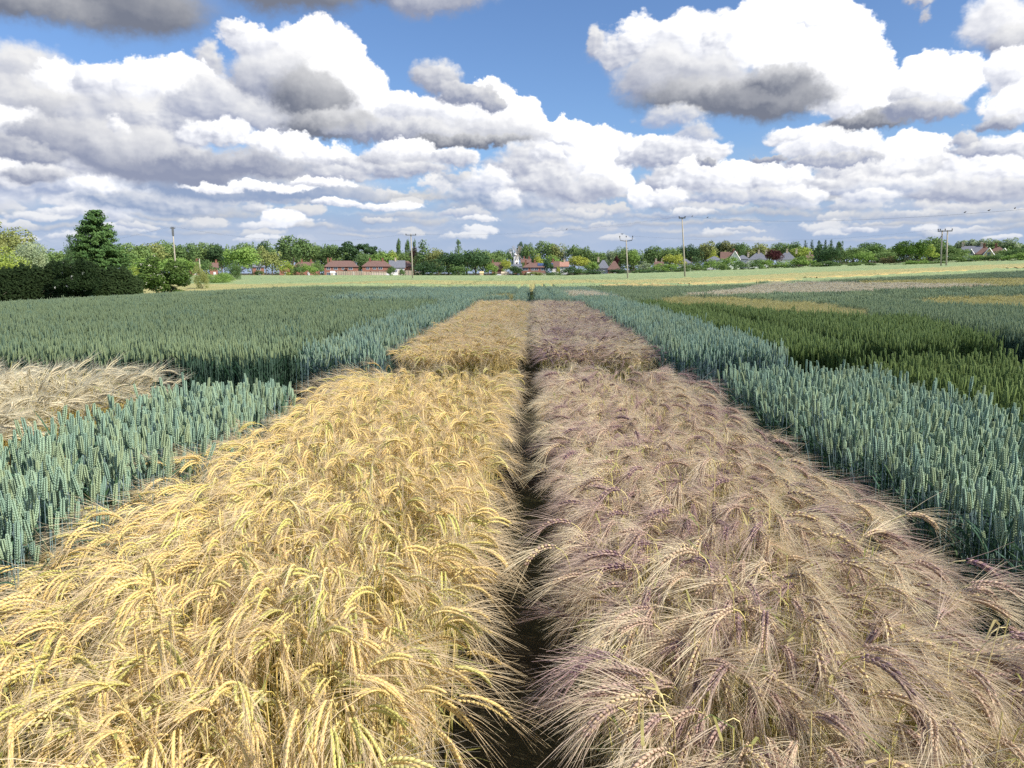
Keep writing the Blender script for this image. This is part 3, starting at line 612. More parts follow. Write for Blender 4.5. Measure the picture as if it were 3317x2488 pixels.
def emit_plot(p):
    c = CROPS[p['key']]; P_, R_, S_, I_ = [], [], [], []
    x0 = min(v[0] for v in p['poly']); x1 = max(v[0] for v in p['poly']); yb = max(v[1] for v in p['poly']); yf = min(v[1] for v in p['poly'])
    for x, y, lod in p['pts']:
        n = len(x); nz = field_noise(x * .8, y * .8)
        P_.append(np.stack([x, y, ground_np(x, y)], 1))
        if c['kind'] == 'barley':
            # heads nod outward over the plot's edges, elsewhere with the wind in drifting swirls
            e = np.clip((x - x0) / .45, 0, 1); w = np.clip((x1 - x) / .45, 0, 1); fb = np.clip((yb - y) / .5, 0, 1); ff = np.clip((y - yf) / .5, 0, 1) if yf > 0 else np.ones(n)
            sw = field_noise(x * 1.7 + 5, y * 1.7)
            wx_ = -.30 if p['key'] == 'purple' else .30
            side = (x - (x0 + x1) / 2) / max(.3, (x1 - x0) / 2)
            vx = -(1 - e) * 1.3 + (1 - w) * 1.3 + wx_ + .55 * nz; vy = -.85 + .35 * sw + (1 - fb) * 1.4 - (1 - ff) * 1.4
            cen = np.where((np.abs(x) < .85) & (yb < 30), .45, 1.0)
            vx = np.where(np.sign(vx) != np.sign(x - 0.0), vx * cen, vx)
            yaw = np.arctan2(vy, vx) + rng.normal(0, .52 if p['key'] == 'gold' else .68, n)
            edge = np.maximum(np.maximum(1 - e, 1 - w), np.maximum(1 - fb, 1 - ff))
            tilt = rng.normal(.03, .06, n) + .15 * edge ** 1.5 * np.where((np.abs(x) < .8) & (yb < 30), 0.0, 1.0)
        else: yaw = rng.uniform(0, 2 * pi, n); tilt = np.abs(rng.normal(0, .07, n))
        R_.append(np.stack([np.zeros(n), tilt, yaw], 1))
        S_.append(rng.normal(1.0, .055 if lod == 0 else .04, n) * p['hs'] * (1 + .035 * nz))
        base_, cnt = {0: (0, 12), 1: (12, 6), 2: (18, 4)}[lod]
        I_.append(base_ + rng.integers(0, cnt, n))
    if not P_: return
    P_ = np.concatenate(P_); R_ = np.concatenate(R_); S_ = np.concatenate(S_); I_ = np.concatenate(I_)
    me = bpy.data.meshes.new(p['name']); me.vertices.add(len(P_)); me.vertices.foreach_set('co', P_.astype('f').ravel())
    me.attributes.new('rot', 'FLOAT_VECTOR', 'POINT').data.foreach_set('vector', R_.astype('f').ravel())
    me.attributes.new('scl', 'FLOAT', 'POINT').data.foreach_set('value', S_.astype('f'))
    me.attributes.new('idx', 'INT', 'POINT').data.foreach_set('value', I_.astype('i'))
    o = bpy.data.objects.new(p['name'], me); scene.collection.objects.link(o)
    md = o.modifiers.new('plants', 'NODES'); md.node_group = c['tree']
    tag(o, p['label'], p['cat'], 'plots of ripening cereals', 'stuff')
for p in PLOTS:
    if p['key'] != GAP: emit_plot(p)
print('PLANTS', sum(len(x) for p in PLOTS for x, y, l in p['pts']))

# ------------------------------------------------------------------ ground
m, q = material('soil')
g_ = q.new('ShaderNodeNewGeometry'); n1 = q.noise(g_.outputs['Position'], 9.0, 5, .65); n2 = q.noise(g_.outputs['Position'], .35, 3, .5)
col = q.mix(q.smooth(n1, .35, .7), L_(50, 43, 37), L_(76, 65, 54)); col = q.mix(q.smooth(n2, .4, .65, 0, .5), col, L_(86, 92, 58))
bp = q.new('ShaderNodeBump'); bp.inputs['Strength'].default_value = .7; bp.inputs['Distance'].default_value = .03; q.put(bp.inputs['Height'], n1)
SOIL = finish(m, q, col, .95, 0, .1, bp.outputs[0])
def sheet(name, xs, ys, zf, mat):
    X_, Y_ = np.meshgrid(xs, ys); Z_ = zf(X_, Y_); nx, ny = len(xs), len(ys)
    me = bpy.data.meshes.new(name); V_ = np.stack([X_, Y_, Z_], -1).reshape(-1, 3)
    me.vertices.add(len(V_)); me.vertices.foreach_set('co', V_.astype('f').ravel())
    i = np.arange((ny - 1) * (nx - 1)); r, c = i // (nx - 1), i % (nx - 1); a = r * nx + c
    F = np.stack([a, a + 1, a + nx + 1, a + nx], 1).astype('i')
    me.loops.add(F.size); me.loops.foreach_set('vertex_index', F.ravel()); me.polygons.add(len(F))
    me.polygons.foreach_set('loop_start', (np.arange(len(F)) * 4).astype('i')); me.update(calc_edges=True)
    me.polygons.foreach_set('use_smooth', [True] * len(F)); me.materials.append(mat)
    o = bpy.data.objects.new(name, me); scene.collection.objects.link(o); return o
def spread(a, b, c, d, n1, n2): return np.unique(np.concatenate([np.linspace(a, b, n2), np.linspace(b, c, n1), np.linspace(c, d, n2)]))
tag(sheet('ground', spread(-1800, -160, 260, 1800, 130, 30), spread(-300, -40, 420, 2400, 130, 30), ground_np, SOIL), kind='structure')
# ------------------------------------------------------------------ far fields: crop seen edge-on, as low ridged sheets
def far_mat(name, c1, c2, c3, sx=.25, sy=1.2):
    m, q = material(name); g = q.new('ShaderNodeNewGeometry'); P = g.outputs['Position']
    a = q.noise(q.v('MULTIPLY', P, (sx * .25, sy * .2, 1)), 1.0, 4, .6); b = q.noise(q.v('MULTIPLY', P, (2.2, 2.2, 1)), 1.0, 3, .7)
    col = q.mix(q.smooth(a, .38, .64), c1, c2); col = q.mix(q.smooth(b, .45, .72, 0, .6), col, c3)
    x_, y_, _ = q.sep(P); w_ = q.m('FRACT', q.m('ADD', q.m('MULTIPLY', x_, .083), q.m('MULTIPLY', a, .05)))
    line = q.m('ADD', q.m('COMPARE', w_, .5, .012), q.m('COMPARE', w_, .62, .012)); col = q.mix(q.m('MULTIPLY', line, .55, clamp=True), col, L_(104, 116, 76))
    bp = q.new('ShaderNodeBump'); bp.inputs['Strength'].default_value = .8; bp.inputs['Distance'].default_value = .15; q.put(bp.inputs['Height'], q.noise(P, 7.0, 3, .7))
    return finish(m, q, col, .8, 0, .1, bp.outputs[0])
def y_start(x):
    return np.where(x < -6.7, 44.6 + (-6.7 - x) * .17, np.where(x < 2.9, 42.3, 44.6 + (x - 2.9) * .446))
def hills(x, y, s): return .035 * (np.sin(x * 3.1 * s + 2 * np.sin(y * 1.3)) + np.sin(y * 4.7 * s + x * .7)) + .05 * np.sin(x * .31) * np.sin(y * .23 + 1)
def strip(name, t0, t1, mat, label, x0=-160, x1=260, h=.80, fx=None, nx=520, ny=60, cuts=True):
    xs = np.unique(np.concatenate([np.linspace(x0, x1, nx), np.linspace(max(x0, -12), min(x1, 14), 420)])) if x1 - x0 > 40 else np.linspace(x0, x1, nx)
    ts = t0 + (t1 - t0) * np.linspace(0, 1, ny) ** 1.3
    X_, T_ = np.meshgrid(xs, ts); Y_ = y_start(X_) + T_
    if fx is not None: Y_ = Y_ + fx(X_)
    Z_ = ground_np(X_, Y_) + h + hills(X_, Y_, 1) + rng.normal(0, .022, X_.shape)
    edge = np.zeros_like(Z_); edge[0] = 1
    Z_ = Z_ - edge * .75
    if cuts:   # wheel tracks run on through the near part
        for xc, w in ((-.69, .10), (-.01, .20), (.74, .10), (1.41, .10)):
            Z_ = np.where((np.abs(X_ - xc) < w) & (Y_ < 62), ground_np(X_, Y_) + .05, Z_)
    nyy, nxx = X_.shape; me = bpy.data.meshes.new(name); V_ = np.stack([X_, Y_, Z_], -1).reshape(-1, 3)
    me.vertices.add(len(V_)); me.vertices.foreach_set('co', V_.astype('f').ravel())
    i = np.arange((nyy - 1) * (nxx - 1)); r, c = i // (nxx - 1), i % (nxx - 1); a = r * nxx + c
    F = np.stack([a, a + 1, a + nxx + 1, a + nxx], 1).astype('i')
    me.loops.add(F.size); me.loops.foreach_set('vertex_index', F.ravel()); me.polygons.add(len(F))
    me.polygons.foreach_set('loop_start', (np.arange(len(F)) * 4).astype('i')); me.update(calc_edges=True); me.materials.append(mat)
    o = bpy.data.objects.new(name, me); scene.collection.objects.link(o)
    return tag(o, label, 'crop field', 'sunlit fields beyond the trial plots', 'stuff')
PALE = far_mat('pale_green_crop', L_(136, 156, 112), L_(154, 168, 120), L_(166, 168, 116))
STRAW = far_mat('straw_crop', L_(168, 162, 112), L_(158, 160, 108), L_(178, 164, 112))
PALE2 = far_mat('grey_green_crop', L_(136, 156, 112), L_(154, 164, 116), L_(134, 154, 112))
YEL = far_mat('ripe_strip', L_(188, 172, 118), L_(180, 168, 114), L_(192, 162, 108))
DKG = far_mat('dark_far_crop', L_(86, 112, 70), L_(96, 124, 84), L_(110, 132, 88))
strip('crop_field', 0, 15, PALE, 'pale green sunlit field starting at the cloud shadow edge')
strip('crop_field', 15.2, 42, STRAW, 'straw-coloured band of ripening crop across the sunlit far field', cuts=False)
strip('crop_field', 42.3, 225, PALE2, 'pale grey-green field running up to the hedges and garden fences of the village', h=.78, cuts=False, ny=110)
strip('crop_strip', 1, 7, YEL, 'short bright yellow strip in the sunlit field right of the wheel tracks', x0=4.5, x1=9.0, h=.86, nx=60, ny=20, cuts=False)
strip('crop_strip', 8, 13, YEL, 'long orange-yellow strip in the sunlit field, left of the bent telegraph pole', x0=11.5, x1=21, h=.86, nx=80, ny=20, cuts=False)
strip('crop_strip', 11, 16, YEL, 'thin pale yellow strip in the sunlit field below the tallest telegraph pole', x0=24, x1=40, h=.86, nx=90, ny=20, cuts=False)
strip('crop_strip', 10, 16, YEL, 'yellow strip on the right slope of the sunlit field below the dark ivy-clad oak', x0=48, x1=62, h=.86, nx=90, ny=20, cuts=False)
strip('crop_strip', 2, 6, DKG, 'dark green strip crossing the right slope at the photo edge', x0=44, x1=75, h=.88, nx=120, ny=20, cuts=False)

# ------------------------------------------------------------------ foliage
def leaf_mat(name):
    m, q = material(name); oi = q.new('ShaderNodeObjectInfo'); tc_ = q.new('ShaderNodeTexCoord')
    n1 = q.noise(tc_.outputs['Object'], 5.0, 3, .6); n2 = q.noise(tc_.outputs['Object'], 40.0, 1, .5)
    col = q.mix(1.0, oi.outputs['Color'], q.mix(q.smooth(n1, .35, .65), (.84, .90, .86, 1), (1.14, 1.10, .98, 1)), 'MULTIPLY')
    col = q.mix(1.0, col, q.lin(n2, .25, .75, .88, 1.14), 'MULTIPLY')
    return finish(m, q, col, .65, .22, .08)
FOL = leaf_mat('foliage')
def bark():
    m, q = material('bark'); tc_ = q.new('ShaderNodeTexCoord'); n = q.noise(q.v('MULTIPLY', tc_.outputs['Object'], (1, 1, .2)), 30, 4, .6)
    return finish(m, q, q.mix(n, L_(66, 56, 46), L_(134, 124, 106)), .9)
BARK = bark()
WHITEFL, _q = material('blossom'); finish(WHITEFL, _q, L_(226, 224, 204), .7, .2)
def leaves_mesh(name, P, Nn, size, R, mat, flat=.55, aspect=1.5):
    """P leaf-clump positions, Nn outward normals"""
    n = len(P); Nn = Nn + R.normal(0, flat, (n, 3)); Nn /= np.linalg.norm(Nn, axis=1)[:, None] + 1e-9
    a = np.cross(Nn, R.normal(0, 1, (n, 3))); a /= np.linalg.norm(a, axis=1)[:, None] + 1e-9; b = np.cross(Nn, a)
    s = (size * R.uniform(.6, 1.35, n))[:, None]
    V_ = np.stack([P - a * s * .5 - b * s * .22 * aspect * .6, P + a * s * .1 - b * s * .42, P + a * s * .6 + b * s * .08, P - a * s * .05 + b * s * .45], 1).reshape(-1, 3)
    me = bpy.data.meshes.new(name); me.vertices.add(4 * n); me.vertices.foreach_set('co', V_.astype('f').ravel())
    me.loops.add(4 * n); me.loops.foreach_set('vertex_index', np.arange(4 * n, dtype='i')); me.polygons.add(n)
    me.polygons.foreach_set('loop_start', (np.arange(n) * 4).astype('i')); me.update(calc_edges=True); me.materials.append(mat); return me
def unit(R, n):
    v = R.normal(0, 1, (n, 3)); return v / np.linalg.norm(v, axis=1)[:, None]
def crown_points(kind, n, R):
    """unit tree: height 1, width 1 (x and y get scaled by the tree's own width)"""
    L = []
    if kind in ('round', 'bush', 'tall', 'pine'):
        if kind == 'round': zc, rz, rr, nl, lo, hi = .56, .40, .40, 30, .12, .22
        elif kind == 'bush': zc, rz, rr, nl, lo, hi = .42, .50, .42, 30, .10, .20
        elif kind == 'tall': zc, rz, rr, nl, lo, hi = .54, .44, .36, 26, .10, .18
        else: zc, rz, rr, nl, lo, hi = .66, .30, .40, 20, .10, .17
        rr *= R.uniform(.85, 1.1); rz *= R.uniform(.88, 1.05); sx, sy = R.uniform(-.08, .08, 2)
        for k in range(nl):
            u = unit(R, 1)[0]; u[2] = abs(u[2]) if R.random() < .62 else u[2]; f = R.uniform(.45, 1.0)
            c = np.array([u[0] * rr * f + sx * (1 + u[2]), u[1] * rr * f + sy * (1 + u[2]), zc + u[2] * rz * f]); r = R.uniform(lo, hi) * (1.15 - .35 * f)
            c[2] = max(c[2], r * .7 + (.0 if kind == 'bush' else .12)); L.append((c, r))
        C_ = np.array([l[0] for l in L]); r_ = np.array([l[1] for l in L]); w = r_ ** 2; w /= w.sum()
        k = R.choice(len(L), n, p=w); u = unit(R, n); f = R.uniform(.72, 1.03, n) * (1 + .10 * np.sin(u[:, 0] * 9 + k) * np.sin(u[:, 2] * 8))
        zs = .8 if kind != 'pine' else .5
        P = C_[k] + u * (r_[k] * f)[:, None] * np.array([1, 1, zs]); P[:, 2] = np.clip(P[:, 2], .01, 1.02)
        return P, u * .8 + np.array([0, 0, .25])
    # conifer: whorls of drooping boughs
    nb = 260; z0 = R.uniform(.03, .97, nb) ** .9; az_ = R.uniform(0, 2 * pi, nb)
    k = R.integers(0, nb, n); wgt = (1 - z0[k]) ; t = R.uniform(0, 1, n) ** .6
    rad = (.03 + .47 * (1 - z0[k]) ** .68) * t * R.uniform(.8, 1.05, n)
    x = np.cos(az_[k]) * rad + R.normal(0, .020, n); y = np.sin(az_[k]) * rad + R.normal(0, .020, n)
    z = z0[k] - .10 * t * (1 - z0[k]) + .05 * t ** 3 + R.normal(0, .008, n)
    keep = R.random(n) < (.25 + .9 * wgt)
    P = np.stack([x, y, np.clip(z, .01, 1.0)], 1)[keep]
    return P, np.stack([np.cos(az_[k]) * .7, np.sin(az_[k]) * .7, np.full(n, .7)], 1)[keep]
def trunk_mb(kind, R):
    M = MB(); top = {'round': .6, 'tall': .75, 'bush': .35, 'pine': .72, 'cone': .93}[kind]; r0 = {'round': .028, 'tall': .022, 'bush': .016, 'pine': .022, 'cone': .022}[kind]
    pts = [(R.normal(0, .006) * i, R.normal(0, .006) * i, -.02 + top * i / 4) for i in range(5)]
    M.tube(pts, [r0, r0 * .8, r0 * .65, r0 * .45, r0 * .15], 7)
    for k in range(0 if kind == 'cone' else 6):
        z = top * R.uniform(.35, .85); a = R.uniform(0, 6.28); L = R.uniform(.15, .30)
        M.tube([(0, 0, z), (cos(a) * L * .5, sin(a) * L * .5, z + L * .35), (cos(a) * L, sin(a) * L, z + L * .6)], [r0 * .5, r0 * .3, r0 * .1], 5)
    return M
PROTO = {}
def proto(kind, k, n=2600, size=.040):
    key = (kind, k, n)
    if key not in PROTO:
        R = np.random.default_rng(sum(map(ord, kind)) * 7 + k * 13 + n)
        P, Nn = crown_points(kind, n, R); cm = leaves_mesh('crown', P, Nn, size, R, FOL)
        t = trunk_mb(kind, R).build('trunk', BARK, link=False); PROTO[key] = (cm, t.data); bpy.data.objects.remove(t)
    return PROTO[key]
def col255(c, k=1.34): r = L_(*c); return (r[0] * k, r[1] * k, r[2] * k, 1)
tree_rng = random.Random(11)
PLANTS_GROUP = 'trees and shrubs along the village edge'
def tree(kind, px, wpx, top, dist, color, label, cat=None, n=2600, size=.040, base=None, k=None, group=PLANTS_GROUP, var=None):
    x, y = at(px, dist); z0 = ground(x, y) if base is None else height(base, px, dist)
    h = height(top, px, dist) - z0; w = wpx * {'cone': 1.45, 'bush': 1.25}.get(kind, 1.32) / FPX * dist
    cm, tm = proto(kind, k if k is not None else tree_rng.randrange(4), n, size)
    nm = {'cone': 'conifer', 'bush': 'bush', 'pine': 'pine_tree', 'tall': 'slender_tree', 'round': 'leafy_tree'}[kind]
    cat = cat or {'cone': 'conifer', 'bush': 'bush', 'pine': 'pine tree', 'tall': 'tree', 'round': 'tree'}[kind]
    r = bpy.data.objects.new(nm, None); scene.collection.objects.link(r); r.location = (x, y, z0); r.empty_display_size = .5
    r.rotation_euler.z = tree_rng.uniform(0, 6.28); r.scale = (w, w, h)
    for nm2, me, mt in (('trunk', tm, 0), ('crown', cm, 1)):
        o = bpy.data.objects.new(nm2, me); scene.collection.objects.link(o); o.parent = r; o.color = col255(color) if mt else (1, 1, 1, 1)
    tag(r, label, cat, group); return r
OL, GR, MG, DG, YG, LG, GG, YE, CO = (128, 134, 86), (106, 126, 78), (92, 114, 72), (66, 88, 60), (138, 152, 76), (116, 140, 76), (136, 148, 120), (148, 154, 74), (70, 40, 44)
T = [
 # left edge, nearer than the village
 ('round', 15, 190, 700, 98, OL, 'tall olive-green tree cut off by the left edge of the photo'),
 ('round', 88, 110, 772, 90, GG, 'silvery grey-green willow-like tree right of the tall olive tree'),
 ('bush', 35, 150, 800, 78, YG, 'bright yellow-green bush above the dark hedge at the left edge'),
 ('round', 165, 90, 814, 140, GR, 'small green tree between the silvery tree and the little spruce'),
 ('cone', 236, 62, 760, 108, DG, 'little spruce left of the big spruce'),
 ('bush', 222, 60, 793, 112, MG, 'round light green bush at the foot of the little spruce'),
 ('round', 430, 90, 782, 250, GR, 'green tree right behind the big spruce'),
 ('round', 500, 80, 783, 300, OL, 'olive-green treetop between the big spruce and the first telegraph pole'),
 ('round', 470, 110, 835, 150, LG, 'pale green tree low between the big spruce and the round flowering bush'),
 ('bush', 425, 60, 862, 110, YG, 'small pale bush just above the right end of the dark hedge'),
 ('round', 552, 76, 780, 330, GR, 'green treetop behind the first telegraph pole'),
 ('bush', 652, 44, 846, 86, OL, 'small brownish-olive shrub touching the right of the round flowering bush'),
 ('bush', 690, 90, 878, 105, LG, 'low pale scrub bush in the rough grass left of the leaning light green tree'),
 ('bush', 735, 60, 884, 112, LG, 'low pale scrub bush touching the dark tree lobe over the field edge'),
 ('round', 612, 70, 783, 330, MG, 'dark green treetop just right of the first telegraph pole'),
 ('round', 668, 74, 780, 345, GR, 'rounded treetop above the first red roof on the left'),
 ('round', 720, 60, 790, 340, DG, 'dark treetop just left of the leaning light green tree'),
 ('round', 590, 90, 830, 200, LG, 'light green tree above the round flowering bush'),
 ('round', 660, 60, 838, 230, MG, 'small green tree beside the short wooden pole'),
 ('round', 774, 118, 796, 205, LG, 'light green spreading tree with a pale trunk at the edge of the field'),
 ('bush', 752, 52, 838, 118, MG, 'dense green bush hanging over the field below the spreading light green tree'),
 ('round', 818, 80, 788, 340, GR, 'treetop behind and right of the spreading light green tree'),
 ('tall', 882, 72, 793, 262, OL, 'upright olive-green tree in front of the grey-roofed house on the left'),
 ('round', 862, 50, 778, 350, DG, 'dark treetop behind the upright olive-green tree'),
 ('round', 948, 104, 757, 350, MG, 'tallest broad oak of the left wood, above the hidden red roofs'),
 ('round', 1018, 66, 782, 355, GR, 'rounded treetop right of the tallest broad oak'),
 ('round', 1062, 70, 784, 350, MG, 'green treetop above the chimneys of the left brick house'),
 ('bush', 838, 34, 872, 270, MG, 'small hedge bush below the grey-roofed house on the left'),
 ('bush', 925, 50, 838, 272, YG, 'yellow-green garden bush left of the left brick house, taller one'),
 ('bush', 962, 40, 850, 268, MG, 'dark green garden bush between two yellow-green ones left of the brick house'),
 ('bush', 996, 52, 846, 275, LG, 'light green garden bush in the middle of the row left of the left brick house'),
 ('bush', 1034, 42, 840, 280, GR, 'green garden bush touching the left wall of the left brick house'),
 ('pine', 1146, 92, 775, 345, DG, 'dark pine rising behind the left brick house'),
 ('pine', 1202, 50, 783, 350, DG, 'smaller dark pine between the two brick houses, at the back'),
 ('round', 1168, 60, 822, 335, MG, 'dark green tree filling the gap between the two brick houses'),
 ('round', 1230, 80, 812, 336, LG, 'bright green round tree behind the right brick house'),
 ('round', 1280, 40, 811, 338, YG, 'yellowish tree behind the slate roof next to the right brick house'),
 ('tall', 1294, 20, 766, 380, MG, 'first of three thin poplars beside the middle telegraph pole'),
 ('tall', 1320, 17, 767, 382, MG, 'thin poplar just left of the middle telegraph pole'),
 ('tall', 1342, 13, 773, 384, MG, 'thinnest poplar, just right of the middle telegraph pole'),
 ('round', 1316, 44, 811, 350, GR, 'green tree at the foot of the thin poplars'),
 ('round', 1338, 28, 798, 352, (66, 50, 52), 'dark purplish tree right behind the middle telegraph pole'),
 ('cone', 1372, 66, 776, 330, MG, 'broad conifer right of the middle telegraph pole'),
 ('round', 1420, 60, 804, 325, OL, 'olive-green tree between the broad conifer and the big dark bush'),
 ('bush', 1266, 40, 862, 262, MG, 'small round bush at the field edge in front of the slate roof'),
 ('bush', 1306, 24, 868, 262, MG, 'tiny round bush between the slate roof house and the middle telegraph pole'),
 ('bush', 1362, 70, 842, 268, DG, 'dark green bush right of the foot of the middle telegraph pole'),
 ('bush', 1412, 70, 850, 264, DG, 'dark green bush second from the middle telegraph pole'),
 ('round', 1452, 90, 814, 270, DG, 'left part of the big dark holly-like tree group in the middle'),
 ('round', 1512, 100, 806, 268, DG, 'big dark holly-like tree in the middle of the hedge line'),
 ('bush', 1486, 70, 850, 262, MG, 'low green bush under the big dark holly-like tree'),
 ('cone', 1486, 40, 776, 330, MG, 'pointed conifer rising behind the big dark holly-like tree'),
 ('round', 1540, 70, 800, 345, GR, 'green tree just right of the pointed conifer'),
 ('round', 1582, 66, 806, 345, GR, 'last green tree before the dip left of the windmill'),
 ('bush', 1588, 50, 852, 270, LG, 'light green bush left of the red gable house'),
 ('round', 1612, 46, 806, 430, MG, 'dark green tree left of the white windmill'),
 ('round', 1652, 40, 800, 470, MG, 'dark tree behind the white fantail of the windmill'),
 ('round', 1640, 40, 838, 300, YE, 'golden-yellow tree in front of the windmill'),
 ('bush', 1690, 36, 846, 330, GR, 'small green bush below the windmill sails'),
 ('bush', 1672, 60, 860, 268, DG, 'dark bush at the field edge below the windmill'),
 ('round', 1690, 36, 778, 480, DG, 'darkest tree at the left end of the high wood beside the windmill'),
 ('round', 1722, 42, 781, 470, GR, 'second tree of the high wood beside the windmill'),
 ('round', 1760, 66, 775, 460, GR, 'highest rounded tree of the wood right of the windmill'),
 ('round', 1812, 56, 788, 455, OL, 'olive tree in the wood right of the windmill'),
 ('round', 1862, 60, 785, 450, GR, 'tree near the right end of the high wood'),
 ('round', 1904, 46, 792, 440, GR, 'last tree of the high wood, sloping down to the gap'),
 ('round', 1738, 60, 826, 400, DG, 'dark tree mass right behind the long brick terrace roof'),
 ('bush', 1742, 38, 822, 345, YE, 'bright yellow conical tree behind the long brick terrace'),
 ('round', 1800, 60, 826, 370, LG, 'light green tree behind the white gabled cottage'),
 ('round', 1872, 70, 826, 350, YE, 'large yellow tree right of the white gabled cottage'),
 ('tall', 1779, 34, 838, 272, DG, 'dark cypress at the right end of the long brick terrace'),
 ('bush', 1808, 14, 856, 290, YE, 'tiny yellow shrub in front of the white gabled cottage'),
 ('bush', 1735, 80, 880, 262, OL, 'low olive hedge bush in front of the long brick terrace'),
 ('bush', 1800, 60, 880, 260, MG, 'low hedge bush below the white gabled cottage'),
 ('bush', 1842, 56, 860, 262, DG, 'dark green bush right of the white gabled cottage'),
 ('bush', 1888, 56, 864, 260, MG, 'green bush left of the grey hipped roof'),
 ('round', 1930, 50, 812, 380, GR, 'small tree in the dip right of the high wood'),
 ('round', 1912, 50, 846, 300, LG, 'light green garden tree touching the left of the grey hipped roof'),
 ('round', 1976, 42, 806, 390, GG, 'silvery tree above the grey hipped roof'),
 ('round', 2008, 46, 799, 380, GR, 'green tree just left of the bent telegraph pole'),
 ('round', 2052, 54, 806, 380, LG, 'rounded tree just right of the bent telegraph pole'),
 ('bush', 1994, 22, 826, 330, CO, 'small copper-leaved tree above the dark red roof'),
 ('bush', 1934, 60, 870, 258, DG, 'low dark hedge bush under the grey hipped roof'),
 ('bush', 2000, 60, 868, 256, DG, 'dark hedge bush left of the foot of the bent telegraph pole'),
 ('bush', 2070, 70, 868, 252, MG, 'hedge bush right of the foot of the bent telegraph pole'),
 ('round', 2104, 64, 794, 360, MG, 'dark green tree above the small white house half hidden in leaves'),
 ('round', 2166, 74, 800, 360, GR, 'green tree behind the large golden garden tree'),
 ('round', 2186, 72, 820, 320, YE, 'large golden garden tree left of the tallest telegraph pole'),
 ('bush', 2084, 48, 845, 300, GG, 'low blue-grey pine bush right of the bent telegraph pole'),
 ('bush', 2124, 52, 850, 262, LG, 'light green bush under the small white house half hidden in leaves'),
 ('bush', 2170, 60, 850, 262, LG, 'light green bush below the large golden garden tree'),
 ('bush', 2130, 90, 872, 246, DG, 'low dark hedge bush along the field below the golden garden tree'),
 ('bush', 2245, 90, 850, 255, GR, 'scrubby green bush right of the foot of the tallest telegraph pole'),
 ('bush', 2215, 70, 864, 248, MG, 'dark scrub at the foot of the tallest telegraph pole'),
 ('round', 2240, 60, 786, 360, DG, 'dark green tree just right of the tallest telegraph pole'),
 ('round', 2290, 66, 780, 370, OL, 'broad olive tree left of the white house with the open gable'),
 ('bush', 2306, 40, 805, 340, YE, 'small yellow tree left of the white house with the open gable'),
 ('round', 2330, 40, 783, 375, DG, 'dark treetop behind the white house with the open gable'),
 ('tall', 2356, 56, 773, 372, (118, 122, 86), 'tall grey-olive tree behind the white house with the open gable'),
 ('round', 2396, 40, 780, 370, MG, 'dark round tree right behind the open gable'),
 ('round', 2444, 80, 786, 372, OL, 'broad pale olive tree behind the grey roofs'),
 ('bush', 2308, 60, 836, 258, LG, 'light green bush below the small yellow tree'),
 ('bush', 2360, 62, 828, 252, LG, 'round bush covering the front of the white house with the open gable'),
 ('bush', 2342, 56, 850, 246, GR, 'low green bush left in the thick hedge clump below the open gable'),
 ('bush', 2402, 46, 842, 244, MG, 'dark green bush in the hedge clump right of the open gable'),
 ('bush', 2440, 46, 836, 246, MG, 'dark green bush below the grey roofs, right one of the clump'),
 ('bush', 2478, 50, 836, 250, LG, 'light bush left below the copper beech'),
 ('round', 2502, 50, 803, 290, CO, 'dark purple copper beech between the grey roofs'),
 ('round', 2530, 60, 782, 372, GR, 'green tree above the copper beech'),
 ('round', 2584, 46, 781, 370, MG, 'dark treetop right of the copper beech'),
 ('round', 2588, 60, 794, 340, YG, 'yellow-green tree right behind the second grey roof'),
 ('bush', 2530, 70, 846, 250, LG, 'pale green bush right below the copper beech'),
 ('bush', 2586, 92, 826, 248, LG, 'large light green bush in the hedge before the dark evergreens'),
 ('cone', 2604, 22, 778, 380, DG, 'first thin spire in the row of small conifers on the skyline'),
 ('cone', 2625, 20, 777, 380, DG, 'second thin spire in the row of small conifers on the skyline'),
 ('cone', 2648, 24, 779, 380, DG, 'third spire in the row of small conifers, a little wider'),
 ('cone', 2668, 18, 776, 382, DG, 'fourth thin spire in the row of small conifers on the skyline'),
 ('cone', 2687, 20, 776, 382, DG, 'fifth thin spire in the row of small conifers on the skyline'),
 ('tall', 2720, 22, 775, 380, MG, 'columnar tree at the right end of the row of small conifers'),
 ('cone', 2652, 64, 790, 290, DG, 'broad dark evergreen below the row of small conifers'),
 ('round', 2694, 56, 800, 288, DG, 'second broad dark evergreen below the columnar tree'),
 ('bush', 2650, 60, 846, 244, GR, 'green hedge bush under the broad dark evergreens'),
 ('bush', 2706, 60, 844, 242, MG, 'darker green hedge bush right of the evergreens foot'),
 ('bush', 2764, 66, 848, 240, GR, 'green hedge bush halfway between the evergreens and the ivy-clad oak'),
 ('round', 2762, 66, 800, 330, GR, 'green tree between the columnar tree and the dark round treetop'),
 ('round', 2832, 86, 782, 350, MG, 'dark round treetop left of the ivy-clad oak'),
 ('round', 2802, 60, 812, 270, LG, 'light olive tree left of the ivy-clad oak'),
 ('round', 2860, 60, 815, 268, GR, 'green tree touching the left of the ivy-clad oak'),
 ('bush', 2820, 50, 850, 236, MG, 'small dark hedge bush below the light olive tree'),
 ('bush', 2882, 60, 828, 232, (128, 118, 84), 'brownish bush at the foot of the ivy-clad oak'),
 ('round', 2936, 88, 776, 228, (72, 96, 44), 'dark ivy-clad oak standing out near the double telegraph pole'),
 ('round', 3008, 74, 762, 262, GR, 'tall green tree just left of the double telegraph pole'),
 ('round', 2998, 54, 788, 232, YG, 'pale yellow-green willow between the oak and the double telegraph pole'),
 ('bush', 2970, 80, 838, 218, LG, 'low bramble thicket right of the ivy-clad oak'),
 ('bush', 3030, 70, 844, 214, GR, 'low bramble thicket at the foot of the double telegraph pole'),
